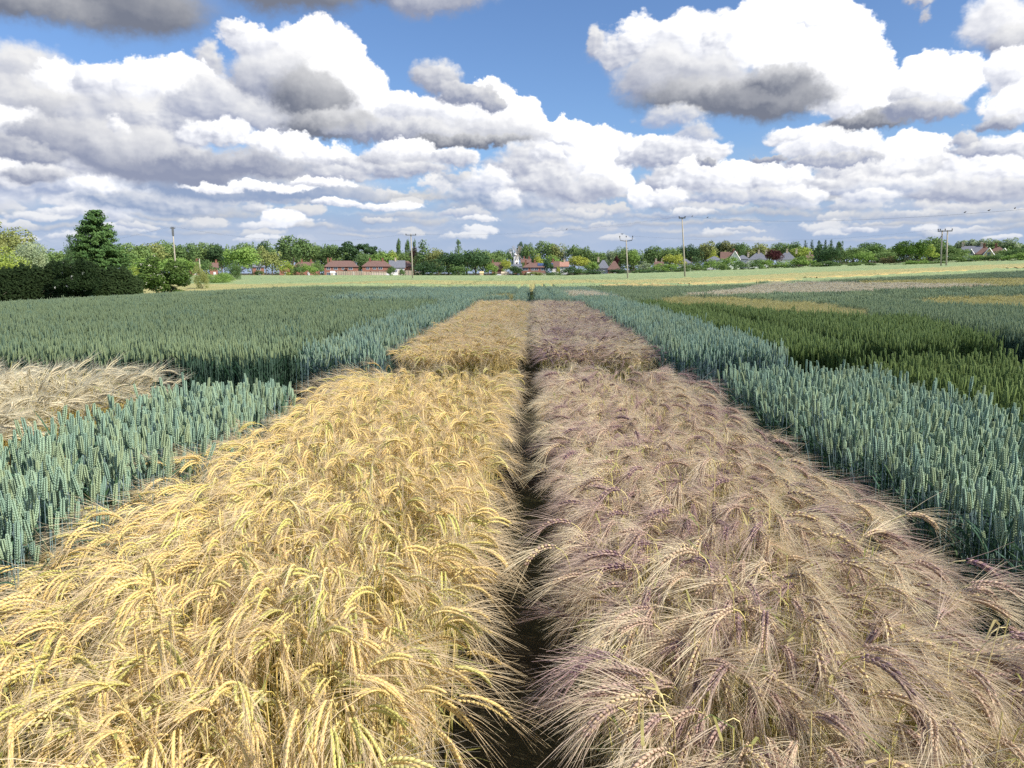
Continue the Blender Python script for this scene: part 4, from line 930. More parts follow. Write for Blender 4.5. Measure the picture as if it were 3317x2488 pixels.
 ('round', 3062, 60, 795, 262, MG, 'green tree just right of the double telegraph pole'),
 ('round', 3112, 66, 802, 262, GR, 'green tree left of the grey roof with white gables'),
 ('bush', 3090, 80, 818, 250, GR, 'low hedge bush right of the double telegraph pole'),
 ('bush', 3150, 60, 822, 252, LG, 'low hedge bush below the white gables'),
 ('tall', 3110, 44, 772, 430, GG, 'first of the pale poplars behind the far right houses'),
 ('tall', 3142, 46, 771, 430, GG, 'second of the pale poplars behind the far right houses'),
 ('tall', 3174, 46, 770, 430, GG, 'third of the pale poplars behind the far right houses'),
 ('tall', 3206, 46, 768, 430, GG, 'fourth and highest of the pale poplars behind the far right houses'),
 ('tall', 3238, 46, 772, 430, GG, 'fifth of the pale poplars behind the far right houses'),
 ('tall', 3270, 46, 770, 430, GG, 'last of the pale poplars behind the far right houses'),
 ('round', 3246, 60, 804, 250, GR, 'green tree right of the cream gabled houses'),
 ('round', 3292, 60, 802, 248, MG, 'green tree second from the right edge of the photo'),
 ('round', 3316, 40, 788, 300, DG, 'dark tree cut off by the right edge of the photo'),
 ('bush', 3222, 60, 816, 240, MG, 'bush in front of the cream gabled houses'),
 ('bush', 3280, 80, 818, 236, LG, 'light green hedge bush near the right edge of the photo'),
]
for t in T:
    kind, px, w, top, dist, c, lab = t
    near = dist < 130
    tree(kind, px, w, top, dist, c, lab, n=9000 if near else 2600, size=.020 if near else .040, k=(px % 7))
# the big spruce
tree('cone', 320, 150, 682, 100, (78, 104, 62), 'big spruce towering over the dark hedge on the left', n=70000, size=.020, k=9)
# far wood on the skyline behind everything: reads as one mass
def wood(px0, px1, prof, dist, color, label):
    R = np.random.default_rng(px0); P = []; Nn = []
    for px in np.arange(px0, px1, 9.0):
        x, y = at(px + R.uniform(-5, 5), dist + R.uniform(-15, 15)); g = ground(x, y); top = height(np.interp(px, *zip(*prof)) + R.uniform(-5, 6), px, dist); h = top - g
        p, n = crown_points('bush', 620, R); w = R.uniform(34, 52) / FPX * dist
        P.append(p * np.array([w, w, h]) + np.array([x, y, g])); Nn.append(n)
    me = leaves_mesh('far_wood', np.concatenate(P), np.concatenate(Nn), .6, R, FOL); o = bpy.data.objects.new('far_wood', me); scene.collection.objects.link(o)
    o.color = col255(color); tag(o, label, 'wood', None, 'stuff')
wood(120, 1640, [(120, 812), (400, 788), (700, 788), (900, 780), (1100, 792), (1300, 806), (1640, 812)], 420, GR, 'distant belt of wood closing the view behind the village on the left')
wood(1900, 3320, [(1900, 812), (2080, 808), (2200, 792), (2600, 788), (2760, 800), (2900, 790), (3320, 784)], 440, GR, 'distant belt of wood closing the view behind the village on the right')
# hedge at the left, with an elder in flower and a round flowering bush
def hedge(prof, dist, depth, n, color, label):
    R = np.random.default_rng(3); x0, x1 = prof[0][0], prof[-1][0]; P = []; Nn = []
    pxs = R.uniform(x0, x1, n); tops = np.interp(pxs, *zip(*prof)) + 7 * np.sin(pxs * .061) + 5 * np.sin(pxs * .13 + 2) + 4 * np.sin(pxs * .31 + 1) + 3 * np.sin(pxs * .83) + R.normal(0, 2.2, n)
    for px, tp in zip(pxs, tops):
        d = np.interp(px, (x0, x1), dist) + R.uniform(-depth, depth); x, y = at(px, d); g = ground(x, y); H = height(tp, px, d) - g
        u = (d - np.interp(px, (x0, x1), dist)) / depth; H *= sqrt(max(.05, 1 - u * u * .8)); z = H * (1 - R.uniform(0, 1) ** 2.2 * .98)
        P.append((x + R.normal(0, .06), y, g + z * R.uniform(.96, 1.03))); ax, ay = at(px, 1.0)
        Nn.append((-ax * .8 * (1 if u < .2 else -1) + R.normal(0, .2), -ay * .8 * (1 if u < .2 else -1), .3 + .9 * (z / H) ** 3))
    me = leaves_mesh('foliage', np.array(P), np.array(Nn), .13, R, FOL)
    x, y = at((x0 + x1) / 2, sum(dist) / 2); r = bpy.data.objects.new('hedge', None); scene.collection.objects.link(r)
    o = bpy.data.objects.new('foliage', me); scene.collection.objects.link(o); o.parent = r; o.color = col255(color)
    M = MB()
    for px in np.arange(x0, x1, 16):
        d = np.interp(px, (x0, x1), dist); x, y = at(px, d); g = ground(x, y)
        for k in range(3): M.tube([(x, y, g), (x + R.normal(0, .2), y + R.normal(0, .1), g + .9), (x + R.normal(0, .4), y + R.normal(0, .1), g + 1.5)], [.03, .02, .01], 5)
    M.build('stems', BARK, r); tag(r, label, 'hedge'); return r
hedge([(-320, 868), (-60, 866), (0, 872), (60, 868), (110, 866), (150, 862), (200, 850), (300, 856), (340, 868), (400, 876), (435, 888), (458, 915)], (50, 60), .9, 52000, (50, 64, 38), 'long dark hedge in cloud shadow along the left side of the field')
def flowering(px, w, top, d, color, label, nfl, side):
    r = tree('bush', px, w, top, d, color, label, n=15000, size=.028, k=5)
    P, Nn = crown_points('bush', 15000, np.random.default_rng(sum(map(ord, 'bush')) * 7 + 5 * 13 + 15000)); R = np.random.default_rng(4)
    M = []; N2 = []
    idx = R.choice(len(P), nfl, replace=False)
    for i in idx:
        for j in range(9): M.append(P[i] * 1.02 + R.normal(0, .010, 3)); N2.append(Nn[i] + np.array([0, 0, .6]))
    me = leaves_mesh('blossoms', np.array(M), np.array(N2), .016, R, WHITEFL, .3); o = bpy.data.objects.new('blossoms', me); scene.collection.objects.link(o); o.parent = r
    return r
flowering(222, 120, 823, 54, (50, 66, 38), 'dark elder with a few cream flower heads standing up out of the hedge', 60, 1)
flowering(556, 152, 819, 66, (74, 94, 48), 'round elder bush with cream flower heads standing alone right of the hedge', 110, 1)
# ------------------------------------------------------------------ houses
def flat_mat(name, c1, c2, scale=3.0, rough=.8, vec=(1, 1, 1), spec=.2):
    m, q = material(name); tc_ = q.new('ShaderNodeTexCoord'); n = q.noise(q.v('MULTIPLY', tc_.outputs['Object'], vec), scale, 4, .6)
    return finish(m, q, q.mix(q.smooth(n, .3, .7), c1, c2), rough, 0, spec)
def brick_mat():
    m, q = material('red_brick'); tc_ = q.new('ShaderNodeTexCoord'); b = q.new('ShaderNodeTexBrick'); x, y, z = q.sep(tc_.outputs['Object'])
    q.put(b.inputs['Vector'], q.xyz(q.m('ADD', x, y), z, 0.0)); b.inputs['Scale'].default_value = 3.0
    b.inputs['Color1'].default_value = L_(160, 112, 94); b.inputs['Color2'].default_value = L_(148, 100, 84); b.inputs['Mortar'].default_value = L_(170, 140, 120); b.inputs['Mortar Size'].default_value = .01
    return finish(m, q, b.outputs['Color'], .85)
def tile_mat(name, c1, c2):
    m, q = material(name); tc_ = q.new('ShaderNodeTexCoord'); w = q.new('ShaderNodeTexWave', wave_type='BANDS', bands_direction='Z'); q.put(w.inputs['Vector'], tc_.outputs['Object']); w.inputs['Scale'].default_value = 1.6; w.inputs['Distortion'].default_value = .4
    n = q.noise(tc_.outputs['Object'], 2.5, 4, .7); col = q.mix(q.smooth(n, .3, .7), c1, c2)
    bp = q.new('ShaderNodeBump'); bp.inputs['Strength'].default_value = .5; bp.inputs['Distance'].default_value = .05; q.put(bp.inputs['Height'], w.outputs['Fac'])
    return finish(m, q, col, .8, 0, .2, bp.outputs[0])
MT = dict(brick=brick_mat(), white=flat_mat('white_render', L_(238, 237, 232), L_(228, 227, 222)), cream=flat_mat('cream_render', L_(226, 206, 160), L_(212, 190, 146)),
          red=tile_mat('red_tiles', L_(126, 100, 92), L_(108, 86, 80)), brown=tile_mat('brown_tiles', L_(122, 96, 86), L_(104, 84, 78)), grey=tile_mat('grey_slate', L_(122, 124, 132), L_(104, 108, 118)),
          pink=tile_mat('pinkish_tiles', L_(178, 138, 120), L_(156, 118, 104)),
          frame=flat_mat('white_paint', L_(236, 236, 232), L_(222, 222, 218), rough=.4), clay=flat_mat('clay_pots', L_(150, 108, 90), L_(130, 92, 76)),
          stone=flat_mat('pale_chimney', L_(206, 192, 168), L_(184, 168, 146)), dark=flat_mat('dark_timber', L_(58, 56, 58), L_(74, 70, 70)),
          fence=flat_mat('weathered_boards', L_(196, 184, 162), L_(168, 156, 136), 5, vec=(6, 6, .4)), pole=flat_mat('weathered_pole', L_(184, 176, 160), L_(152, 144, 130), 6, vec=(2, 2, .3)),
          metal=flat_mat('galvanised_steel', L_(110, 112, 116), L_(86, 88, 92), rough=.5), glassy=flat_mat('solar_cells', L_(60, 76, 112), L_(74, 92, 130), rough=.15, spec=.6))
m, q = material('window_glass'); MT['glass'] = finish(m, q, L_(70, 82, 96), .08, 0, .8)
def obj_local(mb, name, mat, parent, smooth=False): return mb.build(name, mat, parent, smooth=smooth)
def house(px0, px1, eave, ridge, d, wall, roof, label, hip=True, depth=7.0, chim=(), wins=(), yaw=0.0, cmat='clay', gable_front=None, solar=False, porch=None, cat='house'):
    """wall front between two photo columns at a distance; eave and ridge as photo rows; wins: (x 0..1 along the front, storey 0/1, width m)"""
    pc = (px0 + px1) / 2; x, y = at(pc, d); z0 = ground(x, y); W = (px1 - px0) / FPX * d; E_ = height(eave, pc, d) - z0; Rg = height(ridge, pc, d) - z0; D = depth
    a, _ = sky_uv(pc, 884); r = bpy.data.objects.new('house', None); scene.collection.objects.link(r); r.location = (x, y, z0); r.rotation_euler.z = -a + yaw
    M = MB(); M.box((0, D / 2, E_ / 2 - .25), (W - .5, D, E_ + .5)); 
    if not hip:
        for s in (-1, 1):
            xx = s * (W / 2 - .25); M.add([(xx, 0, E_), (xx, D, E_), (xx, D / 2, Rg - .12), (xx - s * .2, 0, E_), (xx - s * .2, D, E_), (xx - s * .2, D / 2, Rg - .12)], [(0, 1, 2), (5, 4, 3), (0, 2, 5, 3), (2, 1, 4, 5)])
    obj_local(M, 'wall', MT[wall], r)
    M = MB(); o_ = .35; hx = W / 2 - (D * .42 if hip else 0) ; hx = max(hx, W * .08); ex = W / 2 + (.1 if hip else .15)
    e = E_ - .12; th = .16
    V = [(-ex, -o_, e), (ex, -o_, e), (ex, D + o_, e), (-ex, D + o_, e), (-hx if hip else -ex, D / 2, Rg), (hx if hip else ex, D / 2, Rg)]
    V += [(vx, vy, vz - th) for vx, vy, vz in V]
    M.add(V, [(0, 1, 5, 4), (2, 3, 4, 5), (1, 2, 5), (3, 0, 4), (6, 10, 11, 7), (8, 11, 10, 9), (7, 11, 8), (9, 10, 6), (0, 6, 7, 1), (1, 7, 8, 2), (2, 8, 9, 3), (3, 9, 6, 0)])
    rf = obj_local(M, 'roof', MT[roof], r)
    for cx in chim:
        M = MB(); xx = (cx - .5) * W; M.box((xx, D / 2 - .3, Rg + .0), (.7, .55, 1.6)); M.box((xx, D / 2 - .3, Rg + .84), (.84, .7, .12))
        for s in (-.2, .2): M.tube([(xx + s, D / 2 - .3, Rg + .9), (xx + s, D / 2 - .3, Rg + 1.2)], [.1, .085], 8)
        obj_local(M, 'chimney', MT[cmat], rf)
    for wx, st_, ww in wins:
        xx = (wx - .5) * W; zc = E_ - .75 if st_ else E_ - 3.0
        if zc < .7: continue
        M = MB(); hh = 1.15; y0 = -.03
        for bx, bz, bw, bh in ((0, hh / 2, ww, .09), (0, -hh / 2, ww, .09), (-ww / 2, 0, .09, hh + .09), (ww / 2, 0, .09, hh + .09), (0, 0, .06, hh)): M.box((xx + bx, y0, zc + bz), (bw, .10, bh))
        f = obj_local(M, 'window', MT['frame'], r); M = MB(); M.box((xx, y0 + .012, zc), (ww - .05, .05, hh - .05)); obj_local(M, 'pane', MT['glass'], f)
    if gable_front:
        gx0, gx1, gz, gmat, gd = gable_front; xa, xb = (gx0 - .5) * W, (gx1 - .5) * W; xm = (xa + xb) / 2; zt = height(gz, pc, d) - z0
        M = MB(); V = [(xa, -gd, -.3), (xb, -gd, -.3), (xb, -gd, E_ - .3), (xm, -gd, zt - .25), (xa, -gd, E_ - .3)]; V += [(vx, .1, vz) for vx, vy, vz in V]
        M.add(V, [(0, 1, 2, 3, 4), (9, 8, 7, 6, 5), (0, 5, 6, 1), (1, 6, 7, 2), (4, 9, 5, 0)]); obj_local(M, 'gable_wall', MT[gmat], r)
        M = MB(); yb = D / 2
        for s, xo in ((-1, xa), (1, xb)):
            xe = xo + s * .35; ze = E_ - .3 - .35 * (zt - E_) / max(.5, abs(xb - xa) / 2)
            V = [(xe, -gd - .35, ze), (xm, -gd - .35, zt), (xm, yb, zt), (xe, yb, ze)]; V += [(vx, vy, vz - .14) for vx, vy, vz in V]
            M.add(V, [(0, 1, 2, 3), (7, 6, 5, 4), (0, 4, 5, 1), (2, 6, 7, 3), (0, 3, 7, 4)])
        obj_local(M, 'gable_roof', MT[roof], r)
        M = MB()
        for s, xo in ((-1, xa), (1, xb)): M.tube([(xo + s * .3, -gd - .4, E_ - .55), (xm, -gd - .4, zt - .1)], [.13, .13], 4)
        obj_local(M, 'bargeboard', MT['frame'], r)
        M = MB(); M.box((xm, -gd - .03, E_ - .1), (1.1, .08, 1.1)); f = obj_local(M, 'window', MT['frame'], r); M = MB(); M.box((xm, -gd - .045, E_ - .1), (.9, .08, .9)); obj_local(M, 'pane', MT['glass'], f)
    if solar:
        M = MB(); k = (Rg - E_) / (D / 2 + o_)
        for i in range(6):
            xa = W * .14 + i * 1.05
            V = [(xa, D * .10, E_ + k * (D * .10 + o_) + .08), (xa + 1.0, D * .10, E_ + k * (D * .10 + o_) + .08), (xa + 1.0, D * .40, E_ + k * (D * .40 + o_) + .08), (xa, D * .40, E_ + k * (D * .40 + o_) + .08)]
            M.add(V + [(a_, b_, c_ - .05) for a_, b_, c_ in V], [(0, 1, 2, 3), (7, 6, 5, 4), (0, 4, 5, 1), (1, 5, 6, 2), (2, 6, 7, 3), (3, 7, 4, 0)])
        obj_local(M, 'solar_panels', MT['glassy'], r)
    if porch:
        M = MB(); xa, xb, zt, pm = porch; xa, xb = (xa - .5) * W, (xb - .5) * W
        M.add([(xa, -2.4, zt - .7), (xb, -2.4, zt - .7), (xb, 0, zt), (xa, 0, zt), (xa, -2.4, zt - .85), (xb, -2.4, zt - .85), (xb, 0, zt - .15), (xa, 0, zt - .15)], [(0, 1, 2, 3), (7, 6, 5, 4), (0, 4, 5, 1), (1, 5, 6, 2), (3, 7, 4, 0)])
        obj_local(M, 'lean_to_roof', MT[pm], r); M = MB(); M.box(((xa + xb) / 2, -1.2, (zt - .9) / 2), (xb - xa - .3, 2.2, zt - .9)); obj_local(M, 'lean_to', MT['white'], r)
    M = MB(); M.box((W * .08, -.03, 1.0), (.95, .08, 2.0)); obj_local(M, 'door', MT['frame'], r)
    tag(r, label, cat, 'village houses behind the field'); return r
house(612, 650, 862, 846, 330, 'brick', 'red', 'small red roof peeping between trees left of the short pole', chim=(.7,), wins=((.3, 1, 1.2),))
house(680, 706, 866, 850, 325, 'brick', 'red', 'red roof end with a chimney just left of the spreading light green tree', chim=(.8,), hip=False)
house(820, 856, 864, 846, 320, 'brick', 'grey', 'house with grey roof and white window left of the upright olive tree', chim=(.8,), wins=((.5, 1, 1.6), (.5, 0, 1.6)), hip=False)
house(905, 940, 860, 846, 335, 'brick', 'grey', 'grey roof mostly hidden behind garden bushes', wins=((.4, 1, 1.2),))
house(950, 1035, 864, 848, 340, 'brick', 'red', 'long red roof with chimneys hidden behind the yellow-green garden bushes', chim=(.35, .68), wins=((.2, 1, 1.2), (.6, 1, 1.2)))
house(1052, 1160, 863, 844, 320, 'brick', 'red', 'brick house with brown hipped roof behind the board fence, left of the pair', chim=(.13, .21), wins=((.14, 1, 1.4), (.34, 1, 1.5), (.55, 1, 1.0), (.9, 1, 1.0), (.14, 0, 1.4), (.34, 0, 1.5)), gable_front=None)
house(1124, 1160, 863, 846, 314, 'brick', 'red', 'projecting hipped brick wing with one white window, right end of the left brick house', wins=((.35, 1, 1.5),), depth=5, cat='house wing')
house(1174, 1268, 862, 844, 320, 'brick', 'red', 'brick house with hipped roof and two chimneys, right of the pair behind the fence', chim=(.28, .70), wins=((.2, 1, 1.3), (.42, 1, 1.3), (.62, 1, 1.6), (.2, 0, 1.3)), porch=(.3, .98, 2.6, 'brown'))
house(1262, 1312, 866, 843, 322, 'white', 'grey', 'white house with slate roof right of the brick pair', chim=(.4,), hip=False, cmat='stone', porch=(-.1, .5, 2.9, 'grey'))
house(1294, 1345, 862, 845, 334, 'brick', 'red', 'red roof just left of the middle telegraph pole', hip=True)
house(1592, 1628, 872, 849, 300, 'brick', 'red', 'red brick house with steep roof beside the golden-yellow tree', hip=False, chim=(.1,), porch=(.3, 1.2, 2.2, 'brown'))
house(1664, 1690, 870, 855, 318, 'brick', 'grey', 'grey roof corner between the golden-yellow tree and the long terrace', hip=False)
house(1694, 1768, 865, 850, 315, 'brick', 'red', 'long low brick terrace with white windows and solar panels below the windmill', chim=(.12, .52), wins=((.10, 1, 2.4), (.42, 1, 1.2), (.58, 1, 1.6), (.88, 1, 1.8)), solar=True, porch=(.15, 1.0, 2.3, 'brown'))
house(1688, 1720, 850, 838, 345, 'brick', 'red', 'small brick house whose chimneys rise behind the long terrace', chim=(.3, .8), hip=False)
house(1786, 1814, 864, 846, 322, 'white', 'brown', 'cottage with dark roof and orange chimney right of the dark cypress', chim=(.2,), hip=False)
house(1814, 1842, 862, 847, 312, 'white', 'pink', 'white gabled cottage with pinkish tiles', hip=False, chim=(.5,), cmat='stone')
house(1934, 1974, 868, 842, 300, 'white', 'grey', 'low house with grey hipped roof at the edge of the field', chim=(.1,), cmat='stone')
house(1968, 2010, 872, 845, 292, 'brick', 'brown', 'house with steep dark red roof left of the bent telegraph pole', hip=True, depth=9)
house(2120, 2148, 860, 846, 330, 'white', 'brown', 'small white house half hidden in leaves between the two telegraph poles', chim=(.15, .85), hip=False, cmat='stone')
house(2196, 2240, 852, 838, 340, 'white', 'grey', 'grey roof behind the tallest telegraph pole', hip=True)
house(2288, 2336, 842, 830, 330, 'white', 'grey', 'long grey roof low in the bushes left of the white house with the open gable', hip=True)
house(2334, 2384, 838, 815, 300, 'white', 'brown', 'white house with a dark open gable and orange chimney', hip=False, chim=(.78,), gable_front=(.55, 1.15, 813, 'white', 1.6))
house(2384, 2424, 838, 826, 318, 'white', 'grey', 'low grey roof joining the open gable house to the wide slate roof', hip=True, chim=(.9,), cmat='stone')
house(2424, 2486, 840, 818, 310, 'white', 'grey', 'wide slate hipped roof with tall pale chimney left of the copper beech', chim=(.5, .85), cmat='stone')
house(2518, 2574, 840, 815, 312, 'white', 'grey', 'slate hipped roof with pale chimney right of the copper beech', chim=(.5, .98), cmat='stone')
house(2610, 2630, 836, 824, 330, 'cream', 'brown', 'cream wall and chimney showing left of the dark evergreens', hip=False, cmat='stone', chim=(.5,))
house(3118, 3170, 818, 796, 290, 'white', 'grey', 'house with blue-grey roof and small white gables on the far right', hip=False, chim=(.04, .9), cmat='stone', gable_front=(.30, .56, 806, 'white', 1.0))
house(3162, 3206, 822, 799, 282, 'cream', 'brown', 'cream house with brown roof and front gable on the far right, nearer one', hip=True, chim=(.45,), cmat='clay', gable_front=(.48, .98, 803, 'cream', 2.0), wins=((.7, 0, 1.6),))
house(3200, 3252, 820, 799, 290, 'cream', 'brown', 'cream house with brown roof at the right end of the far right group', hip=True, chim=(.4,), cmat='clay', gable_front=(.60, .98, 804, 'cream', 2.0))

# ------------------------------------------------------------------ board fence, each bay of boards a part between its posts
def fence(px0, px1, top, d, label, n, mat='fence', h=None):
    r = bpy.data.objects.new('board_fence', None); scene.collection.objects.link(r)
    for i in range(n):
        pa = px0 + (px1 - px0) * i / n; pb = px0 + (px1 - px0) * (i + 1) / n; (xa, ya), (xb, yb) = at(pa, d), at(pb, d); g = ground(xa, ya); H = height(top + (i % 3) * .5, pa, d) - g
        ang = atan2(yb - ya, xb - xa); M = MB(); L = sqrt((xb - xa) ** 2 + (yb - ya) ** 2); nb = 8
        for j in range(nb): t = (j + .5) / nb; M.box((xa + (xb - xa) * t, ya + (yb - ya) * t, g + H / 2), (L / nb - .02, .05, H), rot=ang)
        M.build('panel', MT[mat], r, smooth=False); M = MB(); M.box((xa, ya - .08, g + H / 2 + .05), (.14, .14, H + .1), rot=ang); M.build('post', MT[mat], r, smooth=False)
    tag(r, label, 'fence'); return r
fence(1092, 1180, 878, 296, 'long pale board fence in front of the left brick house', 12)
fence(1181, 1252, 880, 294, 'paler, whiter board fence in front of the right brick house', 9, 'stone')
fence(1290, 1334, 876, 297, 'short low fence between the slate roof and the middle telegraph pole', 5)
fence(1345, 1365, 880, 297, 'short fence end right of the middle telegraph pole', 3)
# garden sheds and pale tent-like cover
def shed(px, w, top, d, mat, label, cat):
    x, y = at(px, d); z0 = ground(x, y); W = w / FPX * d; H = height(top, px, d) - z0; a, _ = sky_uv(px, 884)
    r = bpy.data.objects.new('garden_shed', None); scene.collection.objects.link(r); r.location = (x, y, z0); r.rotation_euler.z = -a
    M = MB(); M.box((0, 1.2, H * .36), (W, 2.4, H * .72)); M.build('wall', MT[mat], r, smooth=False)
    M = MB(); M.add([(-W / 2 - .1, -.1, H * .70), (W / 2 + .1, -.1, H * .70), (W / 2 + .1, 2.5, H * .70), (-W / 2 - .1, 2.5, H * .70), (-W / 2 - .1, 1.2, H), (W / 2 + .1, 1.2, H)], [(0, 1, 5, 4), (2, 3, 4, 5), (1, 2, 5), (3, 0, 4), (3, 2, 1, 0)]); M.build('roof', MT[mat], r, smooth=False)
    M = MB(); M.box((-W * .2, -.02, H * .33), (.8, .06, H * .6)); M.build('door', MT['stone'], r, smooth=False)
    tag(r, label, cat)
shed(1078, 14, 878, 292, 'white', 'small white garden shed at the left end of the long board fence', 'shed')
shed(1636, 24, 880, 268, 'stone', 'pale grey-green shed at the field edge left of the dark bush below the windmill', 'shed')
shed(1560, 12, 879, 268, 'cream', 'tiny cream shed right of the big dark holly-like tree', 'shed')
shed(1714, 12, 882, 262, 'white', 'little white hut in front of the long brick terrace', 'shed')
shed(2674, 10, 855, 246, 'white', 'small white thing like a caravan in the hedge below the dark evergreens', 'shed')

# ------------------------------------------------------------------ windmill
def windmill():
    d = 385; x, y = at(1671, d); z0 = ground(x, y); a, _ = sky_uv(1671, 884); s = d / FPX
    r = bpy.data.objects.new('windmill', None); scene.collection.objects.link(r); r.location = (x, y, z0); r.rotation_euler.z = -a
    zc = height(826, 1671, d) - z0; H = zc - .3
    M = MB(); M.tube([(0, 0, -.3), (0, 0, H)], [12.5 * s, 7.2 * s], 16); M.build('tower', MT['white'], r)
    M = MB(); n = 7
    pts = [(0, 0, H + 10 * s * i / n) for i in range(n + 1)]; M.tube(pts, [8.6 * s * sqrt(max(.02, 1 - (i / n) ** 2)) for i in range(n + 1)], 16); M.build('cap', MT['white'], r)
    # sails turned edgewise towards the right, four of them on one hub
    h = np.array([6.5 * s, -8 * s, H + 4 * s])
    for k, (dx, dz) in enumerate(((-19, 24), (23, -28), (3.5, 26), (-3, -20))):
        e = h + np.array([dx * s, -1.0 * (1 if k % 2 else -1), dz * s]); u = (e - h); L = np.linalg.norm(u); u /= L; w = np.array([u[2], 0, -u[0]])
        M = MB(); M.tube([h, e], [.2, .12], 5)
        for t in np.linspace(.15, 1, 14): c = h + u * L * t; M.tube([c - w * .1, c + w * 1.2], [.035, .035], 4)
        for o_ in (.5, 1.2): M.tube([h + u * L * .15 + w * o_, e + w * o_], [.04, .04], 4)
        M.build('sail', MT['pole'], r)
    # fantail: a ring of blades on struts behind the cap
    f = np.array([-15 * s, 0, H + 14.5 * s]); R_ = 8.4 * s
    M = MB()
    for i in range(14):
        a0 = 2 * pi * i / 14; a1 = a0 + .36; V = []
        for yy in (-.12, .12):
            for rr, aa in ((R_ * .36, a0), (R_, a0), (R_, a1), (R_ * .36, a1)): V.append(f + np.array([cos(aa) * rr, yy + (aa - a0) * .8, sin(aa) * rr]))
        M.add(V, [(0, 1, 2, 3), (7, 6, 5, 4), (0, 4, 5, 1), (1, 5, 6, 2), (2, 6, 7, 3), (3, 7, 4, 0)])
    M.build('fantail', MT['frame'], r, smooth=False)
    M = MB()
    for e in ((-6 * s, 0, H + 1), (-6 * s, 0, H + 5 * s)): M.tube([f + np.array([0, .4, 0]), e], [.28, .28], 5)
    M.tube([(-13 * s, 0, H - .5), (-5 * s, 0, H - .5)], [.3, .3], 5); M.tube([(-13 * s, 0, H - .5), f + np.array([0, .4, 0])], [.25, .25], 5); M.build('fan_stage', MT['frame'], r)
    for i in (0, 1):
        M = MB(); M.box((.5 - i * .3, -8.6 * s - i * .9, H * .62 - i * 2.4), (.8, .3, 1.1)); w_ = M.build('window', MT['dark'], r, smooth=False)
    tag(r, 'white tower windmill with cap, ringed fantail and slanting sails among the trees', 'windmill')
windmill()

# ------------------------------------------------------------------ telegraph poles, wires, birds
TOPS = {}
def pole(px_b, px_t, top, d, label, arm='cross', r0=.15, key=None, base=None):
    x, y = at(px_b, d); z0 = ground(x, y); H = height(top, px_b, d) - z0; tx, ty = at(px_t, d); r = bpy.data.objects.new('telegraph_pole', None); scene.collection.objects.link(r); r.location = (x, y, z0)
    ux, uy = tx - x, ty - y; M = MB(); M.tube([(0, 0, -.3), (ux * .5, uy * .5, H * .5), (ux, uy, H)], [r0 * .85, r0 * .7, r0 * .5], 9); M.build('post', MT['pole'], r)
    a, _ = sky_uv(px_b, 884); rx = np.array([cos(a), -sin(a), 0]); T_ = np.array([ux, uy, H]); ends = []
    if arm == 'cross':
        M = MB(); L = .9; c = T_ - np.array([0, 0, .25]); M.box(tuple(c + np.array([-sin(a), -cos(a), 0]) * .14), (2 * L, .1, .12), rot=-a); M.build('crossarm', MT['metal'], r, smooth=False); ends = [c - rx * L * .9, c, c + rx * L * .9]
    elif arm == 'trident':
        M = MB(); c = T_ - np.array([0, 0, .2]); L = .95
        for s in (-1, 1): M.tube([c, c + rx * s * L * .9 + np.array([0, 0, .12]), c + rx * s * L + np.array([0, 0, .55])], [.06, .06, .05], 6)
        M.build('crossarm', MT['metal'], r); ends = [c - rx * L + np.array([0, 0, .55]), T_ + np.array([0, 0, .35]), c + rx * L + np.array([0, 0, .55])]
    elif arm == 'cap':
        M = MB(); M.box(tuple(T_), (.9, .2, .16), rot=-a); M.build('crossarm', MT['metal'], r, smooth=False); ends = [T_ - rx * .4, T_ + rx * .4]
    elif arm == 'box':
        M = MB(); M.box(tuple(T_ + np.array([0, 0, .1])), (.3, .3, 1.2), rot=-a); M.box(tuple(T_ + np.array([0, 0, .55])), (.7, .16, .14), rot=-a); M.build('pole_top', MT['metal'], r, smooth=False); ends = [T_ + np.array([0, 0, .6])]
    for e in ends:
        if arm in ('cross', 'trident', 'cap'):
            M = MB(); M.tube([e, e + np.array([0, 0, .10]), e + np.array([0, 0, .12]), e + np.array([0, 0, .24])], [.05, .05, .09, .06], 8); M.build('insulator', MT['dark'], r)
    TOPS[key] = [np.array([x, y, z0]) + e + np.array([0, 0, .2]) for e in ends]
    tag(r, label, 'telegraph pole', 'telegraph poles crossing the field')
pole(1337, 1333, 757, 135, 'middle telegraph pole with short crossarm, beside three thin poplars', 'cross', .16, 'b')
pole(2035, 2026, 777, 118, 'slightly leaning telegraph pole with a three-pronged top', 'trident', .15, 'c')
pole(2221, 2204, 706, 112, 'tallest, bare-topped telegraph pole, leaning a little to the left', 'cap', .15, 'd')
pole(571, 568, 752, 120, 'telegraph pole with a bulky top rising behind the round elder bush', 'box', .15, 'a')
pole(649, 648, 838, 150, 'short wooden pole standing in the scrub on the left', 'none', .16, 's')
